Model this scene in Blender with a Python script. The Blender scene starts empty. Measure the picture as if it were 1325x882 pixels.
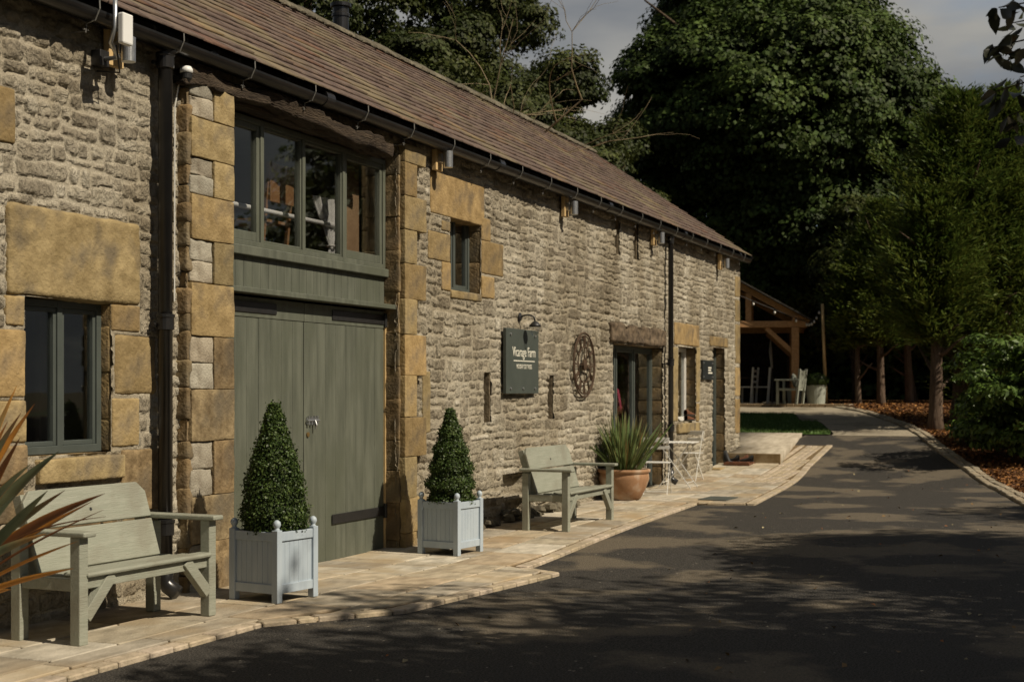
import bpy, math, random
import numpy as np
from mathutils import Vector, Matrix
R = math.radians
sc = bpy.context.scene
C = sc.collection
random.seed(7); rng = np.random.default_rng(7)

# ------------------------------------------------------------------ camera, world, sun, exposure
TH = R(22.26); F = 1840.0; CX = 662.5; HY = 505.0
CAM = (0.0, -6.4, 1.55)
cs, sn = math.cos(TH), math.sin(TH)
cd = bpy.data.cameras.new('camera'); cam = bpy.data.objects.new('camera', cd); C.objects.link(cam)
cam.location = CAM
cam.rotation_euler = (R(90), 0, TH - R(90))
cd.sensor_width = 36.0; cd.lens = 36.0*F/1325.0
cd.shift_y = (HY-441.0)/1325.0
cd.clip_start = 0.1; cd.clip_end = 2000
cd.dof.use_dof = True; cd.dof.focus_distance = 11.5; cd.dof.aperture_fstop = 3.2
sc.camera = cam

SUN_EL, SUN_AZ = 45.0, -7.0           # azimuth: degrees from the wall normal (-Y) towards +X
tosun = Vector((math.sin(R(SUN_AZ))*math.cos(R(SUN_EL)), -math.cos(R(SUN_AZ))*math.cos(R(SUN_EL)), math.sin(R(SUN_EL))))
sd = bpy.data.lights.new('sun', 'SUN'); so = bpy.data.objects.new('sun', sd); C.objects.link(so)
sd.energy = 4.6; sd.angle = R(0.55); sd.color = (1.0, 0.885, 0.72)
so.rotation_euler = tosun.to_track_quat('Z', 'Y').to_euler(); so.location = (5, -20, 20)

w = bpy.data.worlds.new("World"); sc.world = w; w.use_nodes = True
nt = w.node_tree; nt.nodes.clear()
def wn(t, **k):
    n = nt.nodes.new(t)
    for a, b in k.items(): setattr(n, a, b)
    return n
sky = wn('ShaderNodeTexSky', sky_type='NISHITA', sun_disc=False, sun_elevation=R(SUN_EL), sun_rotation=R(180-SUN_AZ), dust_density=2.0, air_density=1.0)
tc = wn('ShaderNodeTexCoord'); mp = wn('ShaderNodeMapping'); mp.inputs['Scale'].default_value = (1, 1, 3.2); mp.inputs['Location'].default_value = (3.2, 1.7, 0.4)
nz = wn('ShaderNodeTexNoise'); nz.inputs['Scale'].default_value = 1.7; nz.inputs['Detail'].default_value = 7; nz.inputs['Roughness'].default_value = .58
rp = wn('ShaderNodeValToRGB'); rp.color_ramp.elements[0].position = .34; rp.color_ramp.elements[1].position = .52
nz2 = wn('ShaderNodeTexNoise'); nz2.inputs['Scale'].default_value = 3.1; nz2.inputs['Detail'].default_value = 6
cl = wn('ShaderNodeValToRGB'); cl.color_ramp.elements[0].color = (.47, .50, .54, 1); cl.color_ramp.elements[1].color = (1.0, .96, .86, 1)
cl.color_ramp.elements[0].position = .35; cl.color_ramp.elements[1].position = .65
mx = wn('ShaderNodeMix', data_type='RGBA')
bg = wn('ShaderNodeBackground'); bg.inputs[1].default_value = 0.08
ow = wn('ShaderNodeOutputWorld'); L = nt.links.new
L(tc.outputs['Generated'], mp.inputs[0]); L(mp.outputs[0], nz.inputs['Vector']); L(mp.outputs[0], nz2.inputs['Vector'])
L(nz.outputs[0], rp.inputs[0]); L(nz2.outputs[0], cl.inputs[0])
# clouds opposite the sun are front-lit and brighter
dp = wn('ShaderNodeVectorMath', operation='DOT_PRODUCT'); dp.inputs[1].default_value = (.84, .46, .29)
mr = wn('ShaderNodeMapRange'); mr.inputs['From Min'].default_value = .45; mr.inputs['From Max'].default_value = .98; mr.inputs['To Min'].default_value = 1.45; mr.inputs['To Max'].default_value = 4.9; mr.interpolation_type = 'SMOOTHSTEP'
sc_v = wn('ShaderNodeVectorMath', operation='SCALE')
L(tc.outputs['Generated'], dp.inputs[0]); L(dp.outputs['Value'], mr.inputs['Value']); L(cl.outputs[0], sc_v.inputs[0]); L(mr.outputs[0], sc_v.inputs['Scale'])
L(rp.outputs[0], mx.inputs[0]); L(sky.outputs[0], mx.inputs[6]); L(sc_v.outputs[0], mx.inputs[7])
L(mx.outputs[2], bg.inputs[0]); L(bg.outputs[0], ow.inputs[0])

vs = sc.view_settings; vs.view_transform = 'Standard'; vs.look = 'None'; vs.gamma = 1.0; vs.exposure = 0.15; vs.use_curve_mapping = False
try:
    sc.cycles.max_bounces = 6; sc.cycles.transparent_max_bounces = 8
except Exception: pass

# ------------------------------------------------------------------ ground profile and measuring helpers
def G(x, y=0.0):
    """ground height: level forecourt, small hollow by the barn door, bank rising beyond the barn"""
    t = (x-24.5)/0.6
    s = 0.6*(t if t > 30 else math.log1p(math.exp(t)))
    t2 = (x-38.0)/1.5
    s2 = 1.5*(t2 if t2 > 30 else math.log1p(math.exp(t2)))
    return 0.09*(s-s2) - 0.05*math.exp(-((x-11.8)/2.2)**2)*(1 if y > -3 else math.exp(-((y+3)/1.5)**2))
def ray(px, py):
    u = (px-CX)/F; v = -(py-HY)/F
    return Vector((cs+u*sn, sn-u*cs, v))
def gp(px, py, dz=0.0):
    d = ray(px, py); t = (CAM[2])/max(-d.z, 1e-4); t = min(t, 60)
    for _ in range(60):
        x, y = d.x*t, CAM[1]+d.y*t
        tn = (CAM[2]-G(x, y)-dz)/max(-d.z, 1e-4)
        t = 0.6*t+0.4*min(tn, 80)
    return Vector((d.x*t, CAM[1]+d.y*t, G(d.x*t, CAM[1]+d.y*t)+dz))
def wp(px, py, y=0.0):
    d = ray(px, py); t = (y-CAM[1])/d.y
    return Vector((d.x*t, y, CAM[2]+d.z*t))
def zp(px, py, Z):
    return Vector(CAM)+ray(px, py)*Z
def blk(x0, y0, x1, y1, y=0.0):
    xc = (x0+x1)/2
    return wp(x0, y0, y).x, wp(x1, y0, y).x, wp(xc, y1, y).z, wp(xc, y0, y).z

# ------------------------------------------------------------------ numpy noise
def _h(ix, iy, s):
    n = (ix.astype(np.int64)*374761393 + iy.astype(np.int64)*668265263 + s*1442695041) & 0xffffffff
    n = ((n ^ (n >> 13))*1274126177) & 0xffffffff
    n = n ^ (n >> 16)
    return (n & 0xffff)/65535.0
def vn(x, y, s=0):
    ix = np.floor(x); iy = np.floor(y); fx = x-ix; fy = y-iy
    fx = fx*fx*(3-2*fx); fy = fy*fy*(3-2*fy)
    a = _h(ix, iy, s); b = _h(ix+1, iy, s); c = _h(ix, iy+1, s); d = _h(ix+1, iy+1, s)
    return (a*(1-fx)+b*fx)*(1-fy)+(c*(1-fx)+d*fx)*fy - .5
def fbm(x, y, s=0, o=4):
    r = 0; a = 1.0
    for i in range(o):
        r = r + a*vn(x*2**i, y*2**i, s+i*17); a *= .5
    return r

# ------------------------------------------------------------------ object helpers
OFF = {}
def thing(name, label, cat, loc=(0, 0, 0), rz=0.0, group=None, world=False):
    o = bpy.data.objects.new(name, None); C.objects.link(o)
    o.empty_display_size = .2
    o.location = loc; o.rotation_euler = (0, 0, rz)
    o['label'] = label; o['category'] = cat
    if group: o['group'] = group
    OFF[o.name] = Vector(loc) if world else Vector((0, 0, 0))
    return o
def tag(o, label=None, cat=None, group=None, kind=None):
    if label: o['label'] = label
    if cat: o['category'] = cat
    if group: o['group'] = group
    if kind: o['kind'] = kind
    return o
def link(name, me, parent=None, c=None):
    o = bpy.data.objects.new(name, me); C.objects.link(o)
    c = Vector(c) if c is not None else Vector((0, 0, 0))
    if parent is not None:
        o.parent = parent; o.location = c-OFF[parent.name]
    else: o.location = c
    OFF[o.name] = c
    return o
def dup(root, loc=None, rz=None, label=None):
    def cp(o, par):
        c = o.copy(); C.objects.link(c)
        if par is not None: c.parent = par
        OFF[c.name] = OFF.get(o.name, Vector((0, 0, 0)))
        for ch in list(o.children): cp(ch, c)
        return c
    r = cp(root, None)
    if loc is not None: r.location = loc
    if rz is not None: r.rotation_euler = (0, 0, rz)
    if label: r['label'] = label
    return r
def npmesh(name, V, Q, mat, col=None, smooth=False, parent=None, recenter=True, tri=False):
    V = np.asarray(V, dtype=np.float32).reshape(-1, 3); Q = np.asarray(Q, dtype=np.int32)
    k = Q.shape[1]
    c = (V.min(0)+V.max(0))/2 if recenter else np.zeros(3)
    me = bpy.data.meshes.new(name)
    me.vertices.add(len(V)); me.vertices.foreach_set('co', (V-c).astype(np.float32).ravel())
    me.loops.add(Q.size); me.loops.foreach_set('vertex_index', Q.ravel())
    me.polygons.add(len(Q)); me.polygons.foreach_set('loop_start', np.arange(0, Q.size, k, dtype=np.int32))
    me.polygons.foreach_set('loop_total', np.full(len(Q), k, dtype=np.int32))
    if smooth: me.polygons.foreach_set('use_smooth', np.ones(len(Q), dtype=bool))
    me.update(calc_edges=True)
    if col is not None:
        a = me.color_attributes.new('col', 'FLOAT_COLOR', 'POINT')
        a.data.foreach_set('color', np.asarray(col, dtype=np.float32).ravel())
    me.materials.append(mat)
    return link(name, me, parent, c)
class MB:
    def __init__(s): s.v = []; s.f = []; s.c = []; s.cc = (1, 1, 1, 1)
    def add(s, vs_, fs):
        n = len(s.v); s.v += [tuple(p) for p in vs_]; s.f += [tuple(i+n for i in f) for f in fs]; s.c += [s.cc]*len(vs_)
        return s
    def box(s, x0, x1, y0, y1, z0, z1, M=None):
        P = [Vector((x, y, z)) for x in (x0, x1) for y in (y0, y1) for z in (z0, z1)]
        if M is not None: P = [M @ p for p in P]
        return s.add(P, [(0, 1, 3, 2), (4, 6, 7, 5), (0, 4, 5, 1), (2, 3, 7, 6), (0, 2, 6, 4), (1, 5, 7, 3)])
    def bar(s, a, b, w_, h_, up=(0, 0, 1)):
        a = Vector(a); b = Vector(b); d = (b-a); l = d.length; d.normalize()
        u = Vector(up); sd_ = d.cross(u)
        if sd_.length < 1e-4: sd_ = d.cross(Vector((1, 0, 0)))
        sd_.normalize(); u = sd_.cross(d)
        M = Matrix((( d.x, sd_.x, u.x, a.x), (d.y, sd_.y, u.y, a.y), (d.z, sd_.z, u.z, a.z), (0, 0, 0, 1)))
        return s.box(0, l, -w_/2, w_/2, -h_/2, h_/2, M)
    def tube(s, pts, r, n=10, caps=True):
        pts = [Vector(p) for p in pts]; rs = r if isinstance(r, (list, tuple)) else [r]*len(pts)
        base = len(s.v); prev = None; V = []; Fc = []
        for i, p in enumerate(pts):
            d = (pts[min(i+1, len(pts)-1)]-pts[max(i-1, 0)]).normalized()
            if prev is None:
                a = d.cross(Vector((0, 0, 1)))
                if a.length < .05: a = d.cross(Vector((1, 0, 0)))
            else: a = prev-d*prev.dot(d)
            a.normalize(); prev = a; b = d.cross(a)
            for k in range(n):
                t = 2*math.pi*k/n; V.append(p+(a*math.cos(t)+b*math.sin(t))*rs[i])
        for i in range(len(pts)-1):
            for k in range(n):
                k2 = (k+1) % n; Fc.append((i*n+k, i*n+k2, (i+1)*n+k2, (i+1)*n+k))
        if caps:
            Fc.append(tuple(range(n))[::-1]); Fc.append(tuple((len(pts)-1)*n+k for k in range(n)))
        return s.add(V, Fc)
    def lathe(s, prof, n=28, c=(0, 0, 0), axis=None):
        V = []; Fc = []
        for (r, z) in prof:
            for k in range(n):
                t = 2*math.pi*k/n; p = Vector((r*math.cos(t), r*math.sin(t), z))
                if axis is not None: p = axis @ p
                V.append(p+Vector(c))
        for i in range(len(prof)-1):
            for k in range(n):
                k2 = (k+1) % n; Fc.append((i*n+k, i*n+k2, (i+1)*n+k2, (i+1)*n+k))
        Fc.append(tuple(range(n))[::-1]); Fc.append(tuple((len(prof)-1)*n+k for k in range(n)))
        return s.add(V, Fc)
    def prism(s, poly, d0, d1, M):
        """poly in the (a,b) plane of M, extruded along M's third axis"""
        n = len(poly)
        V = [M @ Vector((a, b, d0)) for a, b in poly]+[M @ Vector((a, b, d1)) for a, b in poly]
        return s.add(V, [tuple(range(n))[::-1], tuple(range(n, 2*n))]+[(i, (i+1) % n, (i+1) % n+n, i+n) for i in range(n)])
    def build(s, name, mat, parent=None, bev=0.0, smooth=False, col=False, seg=2):
        V = np.array(s.v, dtype=float); c = (V.min(0)+V.max(0))/2
        me = bpy.data.meshes.new(name); me.from_pydata([tuple(p) for p in (V-c)], [], s.f); me.update()
        if smooth: me.polygons.foreach_set('use_smooth', [True]*len(me.polygons))
        if col:
            a = me.color_attributes.new('col', 'FLOAT_COLOR', 'POINT'); a.data.foreach_set('color', np.array(s.c, dtype=np.float32).ravel())
        me.materials.append(mat)
        o = link(name, me, parent, c)
        if bev > 0:
            m = o.modifiers.new('bevel', 'BEVEL'); m.width = bev; m.segments = seg; m.limit_method = 'ANGLE'; m.angle_limit = R(40); m.harden_normals = False
        return o
def MX(loc, rx=0, ry=0, rz=0):
    from mathutils import Euler
    return Matrix.Translation(Vector(loc)) @ Euler((rx, ry, rz)).to_matrix().to_4x4()

# ------------------------------------------------------------------ materials
def mat(name, c1, c2=None, rough=.7, scale=3.0, bump=0.0, bscale=60.0, spec=.4, metal=0.0, detail=5, stretch=(1, 1, 1), attr=False, attr_mix=1.0, trans=0.0, lo=.35, hi=.65, c3=None, s3=.8, coat=0, bd=.01):
    m = bpy.data.materials.new(name); m.use_nodes = True; t = m.node_tree; N = t.nodes; K = t.links.new
    b = N['Principled BSDF']; b.inputs['Roughness'].default_value = rough; b.inputs['Metallic'].default_value = metal
    b.inputs['Specular IOR Level'].default_value = spec
    co = N.new('ShaderNodeTexCoord'); ma = N.new('ShaderNodeMapping'); ma.inputs['Scale'].default_value = stretch
    K(co.outputs['Object'], ma.inputs[0])
    n1 = N.new('ShaderNodeTexNoise'); n1.inputs['Scale'].default_value = scale; n1.inputs['Detail'].default_value = detail; n1.inputs['Roughness'].default_value = .6
    K(ma.outputs[0], n1.inputs['Vector'])
    r = N.new('ShaderNodeValToRGB'); r.color_ramp.elements[0].position = lo; r.color_ramp.elements[1].position = hi
    r.color_ramp.elements[0].color = (*c1, 1); r.color_ramp.elements[1].color = (*(c2 or c1), 1)
    K(n1.outputs[0], r.inputs[0]); out = r.outputs[0]
    if c3 is not None:
        n3 = N.new('ShaderNodeTexNoise'); n3.inputs['Scale'].default_value = s3; n3.inputs['Detail'].default_value = 4
        K(co.outputs['Object'], n3.inputs['Vector'])
        r3 = N.new('ShaderNodeValToRGB'); r3.color_ramp.elements[0].position = .5; r3.color_ramp.elements[1].position = .68
        K(n3.outputs[0], r3.inputs[0])
        x3 = N.new('ShaderNodeMix'); x3.data_type = 'RGBA'; K(r3.outputs[0], x3.inputs[0]); K(out, x3.inputs[6]); x3.inputs[7].default_value = (*c3, 1); out = x3.outputs[2]
    if attr:
        a = N.new('ShaderNodeVertexColor'); a.layer_name = 'col'
        x = N.new('ShaderNodeMix'); x.data_type = 'RGBA'; x.blend_type = 'MULTIPLY'; x.inputs[0].default_value = attr_mix
        K(out, x.inputs[6]); K(a.outputs[0], x.inputs[7]); out = x.outputs[2]
    K(out, b.inputs['Base Color'])
    if bump > 0:
        n2 = N.new('ShaderNodeTexNoise'); n2.inputs['Scale'].default_value = bscale; n2.inputs['Detail'].default_value = 5
        K(ma.outputs[0], n2.inputs['Vector'])
        bp = N.new('ShaderNodeBump'); bp.inputs['Strength'].default_value = bump; bp.inputs['Distance'].default_value = bd
        K(n2.outputs[0], bp.inputs['Height']); K(bp.outputs[0], b.inputs['Normal'])
    if trans > 0:
        tr = N.new('ShaderNodeBsdfTranslucent'); ms = N.new('ShaderNodeMixShader'); ms.inputs[0].default_value = trans
        K(out, tr.inputs[0]); K(b.outputs[0], ms.inputs[1]); K(tr.outputs[0], ms.inputs[2])
        K(ms.outputs[0], N['Material Output'].inputs[0])
    return m

# rubble stone: R = stone tone, G = mortar, B = second random
def stone_material():
    m = bpy.data.materials.new('rubble_stone'); m.use_nodes = True; t = m.node_tree; N = t.nodes; K = t.links.new
    b = N['Principled BSDF']; b.inputs['Roughness'].default_value = .93; b.inputs['Specular IOR Level'].default_value = .2
    a = N.new('ShaderNodeVertexColor'); a.layer_name = 'col'; sp = N.new('ShaderNodeSeparateColor'); K(a.outputs[0], sp.inputs[0])
    co = N.new('ShaderNodeTexCoord')
    r = N.new('ShaderNodeValToRGB'); e = r.color_ramp.elements
    e[0].position = 0; e[0].color = (.27, .24, .185, 1); e[1].position = 1; e[1].color = (.64, .60, .50, 1)
    for p, c in ((.35, (.36, .325, .255)), (.7, (.43, .395, .315)), (.88, (.53, .495, .41))):
        q = e.new(p); q.color = (*c, 1)
    K(sp.outputs[0], r.inputs[0])
    n1 = N.new('ShaderNodeTexNoise'); n1.inputs['Scale'].default_value = 14; n1.inputs['Detail'].default_value = 7; n1.inputs['Roughness'].default_value = .7
    K(co.outputs['Object'], n1.inputs['Vector'])
    r1 = N.new('ShaderNodeValToRGB'); r1.color_ramp.elements[0].position = .3; r1.color_ramp.elements[0].color = (.70, .68, .64, 1)
    r1.color_ramp.elements[1].position = .7; r1.color_ramp.elements[1].color = (1.15, 1.15, 1.15, 1); K(n1.outputs[0], r1.inputs[0])
    m1 = N.new('ShaderNodeMix'); m1.data_type = 'RGBA'; m1.blend_type = 'MULTIPLY'; m1.inputs[0].default_value = 1
    K(r.outputs[0], m1.inputs[6]); K(r1.outputs[0], m1.inputs[7])
    # mortar
    nm = N.new('ShaderNodeTexNoise'); nm.inputs['Scale'].default_value = 90; nm.inputs['Detail'].default_value = 3; K(co.outputs['Object'], nm.inputs['Vector'])
    rm = N.new('ShaderNodeValToRGB'); rm.color_ramp.elements[0].position = .35; rm.color_ramp.elements[0].color = (.28, .25, .19, 1)
    rm.color_ramp.elements[1].position = .65; rm.color_ramp.elements[1].color = (.43, .39, .305, 1); K(nm.outputs[0], rm.inputs[0])
    m2 = N.new('ShaderNodeMix'); m2.data_type = 'RGBA'; K(sp.outputs[1], m2.inputs[0]); K(m1.outputs[2], m2.inputs[6]); K(rm.outputs[0], m2.inputs[7])
    # weather stains, low frequency
    n4 = N.new('ShaderNodeTexNoise'); n4.inputs['Scale'].default_value = .9; n4.inputs['Detail'].default_value = 6
    mp4 = N.new('ShaderNodeMapping'); mp4.inputs['Scale'].default_value = (1.6, 1, .6); K(co.outputs['Object'], mp4.inputs[0]); K(mp4.outputs[0], n4.inputs['Vector'])
    r4 = N.new('ShaderNodeValToRGB'); r4.color_ramp.elements[0].position = .38; r4.color_ramp.elements[0].color = (.74, .70, .63, 1)
    r4.color_ramp.elements[1].position = .62; r4.color_ramp.elements[1].color = (1.06, 1.05, 1.03, 1); K(n4.outputs[0], r4.inputs[0])
    m3 = N.new('ShaderNodeMix'); m3.data_type = 'RGBA'; m3.blend_type = 'MULTIPLY'; m3.inputs[0].default_value = 1
    K(m2.outputs[2], m3.inputs[6]); K(r4.outputs[0], m3.inputs[7]); K(m3.outputs[2], b.inputs['Base Color'])
    n2 = N.new('ShaderNodeTexNoise'); n2.inputs['Scale'].default_value = 55; n2.inputs['Detail'].default_value = 8; n2.inputs['Roughness'].default_value = .7
    K(co.outputs['Object'], n2.inputs['Vector'])
    n5 = N.new('ShaderNodeTexNoise'); n5.inputs['Scale'].default_value = 16; n5.inputs['Detail'].default_value = 4; n5.inputs['Distortion'].default_value = 1.2; K(co.outputs['Object'], n5.inputs['Vector'])
    r5 = N.new('ShaderNodeValToRGB'); r5.color_ramp.interpolation = 'EASE'
    e5 = r5.color_ramp.elements; e5[0].position = .40; e5[0].color = (0, 0, 0, 1); e5[1].position = .62; e5[1].color = (1, 1, 1, 1)
    for p5, v5 in ((.46, .32), (.50, .36), (.54, .72), (.58, .75)):
        q5 = e5.new(p5); q5.color = (v5, v5, v5, 1)
    K(n5.outputs[0], r5.inputs[0])
    iv = N.new('ShaderNodeMath'); iv.operation = 'SUBTRACT'; iv.inputs[0].default_value = 1.0; K(sp.outputs[1], iv.inputs[1])
    m5 = N.new('ShaderNodeMath'); m5.operation = 'MULTIPLY'; K(r5.outputs[0], m5.inputs[0]); K(iv.outputs[0], m5.inputs[1])
    b5 = N.new('ShaderNodeBump'); b5.inputs['Strength'].default_value = 1.0; b5.inputs['Distance'].default_value = .032; K(m5.outputs[0], b5.inputs['Height'])
    bp = N.new('ShaderNodeBump'); bp.inputs['Strength'].default_value = .9; bp.inputs['Distance'].default_value = .014
    K(n2.outputs[0], bp.inputs['Height']); K(b5.outputs[0], bp.inputs['Normal']); K(bp.outputs[0], b.inputs['Normal'])
    return m
M = {}
M['rubble'] = stone_material()
M['sand'] = mat('ochre_sandstone', (.20, .14, .062), (.40, .295, .145), .92, 6, 1.0, 38, .15, c3=(.17, .13, .078), s3=4.2, attr=True, detail=9, lo=.3, hi=.7)
M['brownstone'] = mat('brown_sandstone', (.13, .09, .045), (.32, .235, .125), .92, 9, 1.0, 40, .2, detail=9, c3=(.14, .11, .07), s3=3, attr=True)
M['sage'] = mat('sage_paint', (.235, .245, .19), (.285, .29, .23), .55, 4, .45, 14, .35, stretch=(1, 9, 9), c3=(.22, .215, .165), s3=3.5, detail=8)
M['pavsage'] = mat('pale_sage_paint', (.27, .285, .235), (.33, .345, .285), .55, 5, .12, 90, .35)
M['door'] = mat('grey_green_paint', (.078, .085, .063), (.122, .13, .098), .55, 2.5, .35, 60, .4, stretch=(5, 5, .6), c3=(.085, .093, .065), s3=1.3)
M['bluegrey'] = mat('blue_grey_paint', (.34, .40, .45), (.40, .46, .50), .5, 4, .15, 70, .4, stretch=(3, 3, .5))
M['slate_frame'] = mat('slate_blue_paint', (.058, .068, .060), (.072, .083, .073), .45, 4, .05, 60, .4)
M['iron'] = mat('black_iron', (.012, .012, .012), (.02, .019, .018), .45, 10, .1, 90, .5)
M['upvc'] = mat('black_gutter', (.010, .010, .010), (.017, .016, .015), .3, 5, .05, 30, .5)
M['rust'] = mat('rusty_iron', (.045, .028, .016), (.08, .048, .026), .8, 25, .3, 120, .3)
M['dullsteel'] = mat('dull_steel', (.16, .155, .14), (.24, .235, .21), .6, 30, .1, 100, .4, metal=.4)
M['steel'] = mat('galvanised_steel', (.42, .43, .43), (.55, .56, .56), .35, 30, .1, 100, .5, metal=.85)
M['brass'] = mat('old_brass', (.25, .16, .06), (.3, .2, .08), .45, 20, metal=.7)
M['white'] = mat('white_plastic', (.68, .68, .64), (.72, .72, .69), .4, 3)
M['whitepaint'] = mat('off_white_paint', (.56, .55, .50), (.66, .65, .60), .55, 8, .1, 80)
M['greystone'] = mat('grey_rubble_block', (.24, .205, .15), (.38, .34, .26), .93, 8, .9, 60, .2, attr=True)
M['rustic'] = mat('rough_brown_lintel', (.04, .029, .019), (.175, .128, .082), .9, 9, 1.0, 25, .2, attr=True, detail=9)
M['niche'] = mat('slit_stone', (.16, .125, .08), (.32, .26, .17), .95, 9, 1.0, 40, .1)
M['oak'] = mat('weathered_dark_oak', (.022, .016, .011), (.075, .055, .036), .85, 3.5, .9, 18, .2, stretch=(.6, 6, 6), bd=.03)
M['palewood'] = mat('raw_softwood', (.50, .34, .15), (.60, .43, .21), .7, 6, .2, 40, stretch=(6, 6, 1))
M['larch'] = mat('orange_brown_timber', (.44, .23, .095), (.58, .33, .15), .65, 4, .2, 30, stretch=(1, 5, 5))
M['terracotta'] = mat('terracotta', (.27, .15, .078), (.36, .21, .115), .85, 4, .3, 50, .2, c3=(.46, .38, .29), s3=3.0)
M['soil'] = mat('dark_soil', (.02, .015, .01), (.045, .033, .022), .95, 20, .8, 50, .1)
M['slate'] = mat('roof_slate', (.082, .060, .050), (.150, .112, .090), .72, 9, .5, 60, .3, attr=True, c3=(.17, .145, .09), s3=1.1)
M['ridge'] = mat('ridge_stone', (.075, .065, .045), (.17, .15, .105), .92, 9, .9, 40, .2, attr=True)
M['int_dark'] = mat('interior_plaster', (.20, .18, .15), (.24, .22, .18), .9, 2)
M['floorboard'] = mat('interior_floor', (.16, .10, .05), (.22, .14, .08), .6, 3)
M['pine'] = mat('varnished_pine', (.20, .105, .045), (.27, .145, .065), .45, 4)
M['linen'] = mat('grey_linen', (.62, .62, .60), (.75, .75, .72), .9, 12, trans=.15)
M['dresser'] = mat('brown_cloth', (.24, .15, .08), (.33, .22, .12), .9, 3)
M['grass'] = mat('lawn_grass', (.055, .105, .022), (.10, .17, .038), .8, 6, .8, 80, .2, attr=False)
M['blade'] = mat('grass_blade', (.06, .12, .024), (.11, .18, .042), .6, 3, trans=.25)
M['bark'] = mat('grey_brown_bark', (.05, .036, .025), (.13, .095, .065), .95, 6, 1.0, 14, .1, stretch=(4, 4, .7), bd=.04)
M['redbark'] = mat('reddish_conifer_bark', (.085, .060, .042), (.17, .12, .085), .95, 6, 1.0, 14, .1, stretch=(4, 4, .6), bd=.04)
M['twig'] = mat('pale_bare_twig', (.20, .155, .085), (.30, .235, .135), .8, 6)
M['leaf'] = mat('sycamore_leaf', (.030, .050, .012), (.066, .10, .024), .6, .5, attr=True, spec=.16, trans=.16, detail=2)
M['leaf2'] = mat('ash_leaf', (.032, .044, .011), (.068, .080, .021), .6, .5, attr=True, spec=.22, trans=.2, detail=2)
M['conifer'] = mat('conifer_spray', (.052, .086, .020), (.12, .165, .038), .55, .6, attr=True, spec=.2, trans=.3, detail=2)
M['box'] = mat('box_leaf', (.030, .054, .012), (.060, .095, .022), .5, 12, attr=True, spec=.3, trans=.15)
M['laurel'] = mat('laurel_leaf', (.055, .095, .018), (.10, .165, .03), .45, 3, attr=True, spec=.3, trans=.15)
M['cherry'] = mat('dark_cherry_leaf', (.02, .022, .012), (.035, .04, .018), .4, 3, attr=True, spec=.5, trans=.2)
M['strap'] = mat('flax_blade', (.8, .8, .8), (1, 1, 1), .42, 9, attr=True, spec=.45, trans=.2, stretch=(1, 1, 1))
M['litter'] = mat('fallen_leaf', (.8, .8, .8), (1, 1, 1), .75, 9, attr=True, spec=.25)
M['flag'] = mat('sandstone_flag', (.62, .60, .56), (1.10, 1.07, 1.02), .85, 4, .6, 35, .2, attr=True, stretch=(1, 2.0, 1), detail=9, c3=(.78, .68, .54), s3=1.4)
M['sett'] = mat('stone_sett', (.7, .68, .62), (1.05, 1.0, .95), .85, 12, .8, 50, .2, attr=True)
M['jointsand'] = mat('joint_mortar', (.12, .085, .045), (.20, .145, .08), .95, 15, .5, 60, .1)
M['shoe'] = mat('brown_leather', (.10, .04, .02), (.17, .07, .035), .5, 9, .1, 50)
M['rubber'] = mat('black_rubber', (.012, .012, .012), (.03, .03, .028), .6, 9, .1, 50)
M['pink'] = mat('pink_cloth', (.5, .06, .12), (.65, .12, .2), .8, 9)
M['signgreen'] = mat('sign_green_paint', (.055, .065, .056), (.066, .077, .066), .45, 4, .05, 60)
M['signdark'] = mat('sign_dark_paint', (.018, .022, .022), (.026, .03, .03), .4, 4)
M['cream'] = mat('cream_lettering', (.62, .60, .50), (.66, .64, .54), .6, 4)
M['cushion'] = mat('grey_cushion', (.10, .11, .09), (.16, .17, .14), .9, 8)
M['bulb'] = mat('clear_bulb', (.6, .58, .5), (.7, .68, .6), .15, 4, spec=.8)
M['shingle'] = mat('dark_shingle', (.035, .03, .025), (.06, .052, .042), .9, 8, .6, 20)
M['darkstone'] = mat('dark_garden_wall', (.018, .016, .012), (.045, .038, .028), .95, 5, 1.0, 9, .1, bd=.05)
def glass(name, tint=(.03, .035, .03), refl=.5, trn=.5):
    m = bpy.data.materials.new(name); m.use_nodes = True; N = m.node_tree.nodes; K = m.node_tree.links.new
    N.remove(N['Principled BSDF'])
    tr = N.new('ShaderNodeBsdfTransparent'); tr.inputs[0].default_value = (trn, trn, trn, 1)
    gl = N.new('ShaderNodeBsdfGlossy'); gl.inputs['Roughness'].default_value = .015; gl.inputs[0].default_value = (.95, 1, 1, 1)
    co = N.new('ShaderNodeTexCoord'); n1 = N.new('ShaderNodeTexNoise'); n1.inputs['Scale'].default_value = 1.3; K(co.outputs['Object'], n1.inputs['Vector'])
    bp = N.new('ShaderNodeBump'); bp.inputs['Strength'].default_value = .06; bp.inputs['Distance'].default_value = .02
    K(n1.outputs[0], bp.inputs['Height']); K(bp.outputs[0], gl.inputs['Normal'])
    lw = N.new('ShaderNodeLayerWeight'); fr = N.new('ShaderNodeMath'); fr.operation = 'POWER'; fr.inputs[1].default_value = 2.6; K(lw.outputs['Facing'], fr.inputs[0])
    mt = N.new('ShaderNodeMath'); mt.operation = 'MULTIPLY_ADD'; mt.inputs[1].default_value = .9; mt.inputs[2].default_value = refl; mt.use_clamp = True
    K(fr.outputs[0], mt.inputs[0])
    ms = N.new('ShaderNodeMixShader'); K(mt.outputs[0], ms.inputs[0]); K(tr.outputs[0], ms.inputs[1]); K(gl.outputs[0], ms.inputs[2])
    K(ms.outputs[0], N['Material Output'].inputs[0])
    return m
M['glass'] = glass('window_glass', refl=.05, trn=.9)

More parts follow.
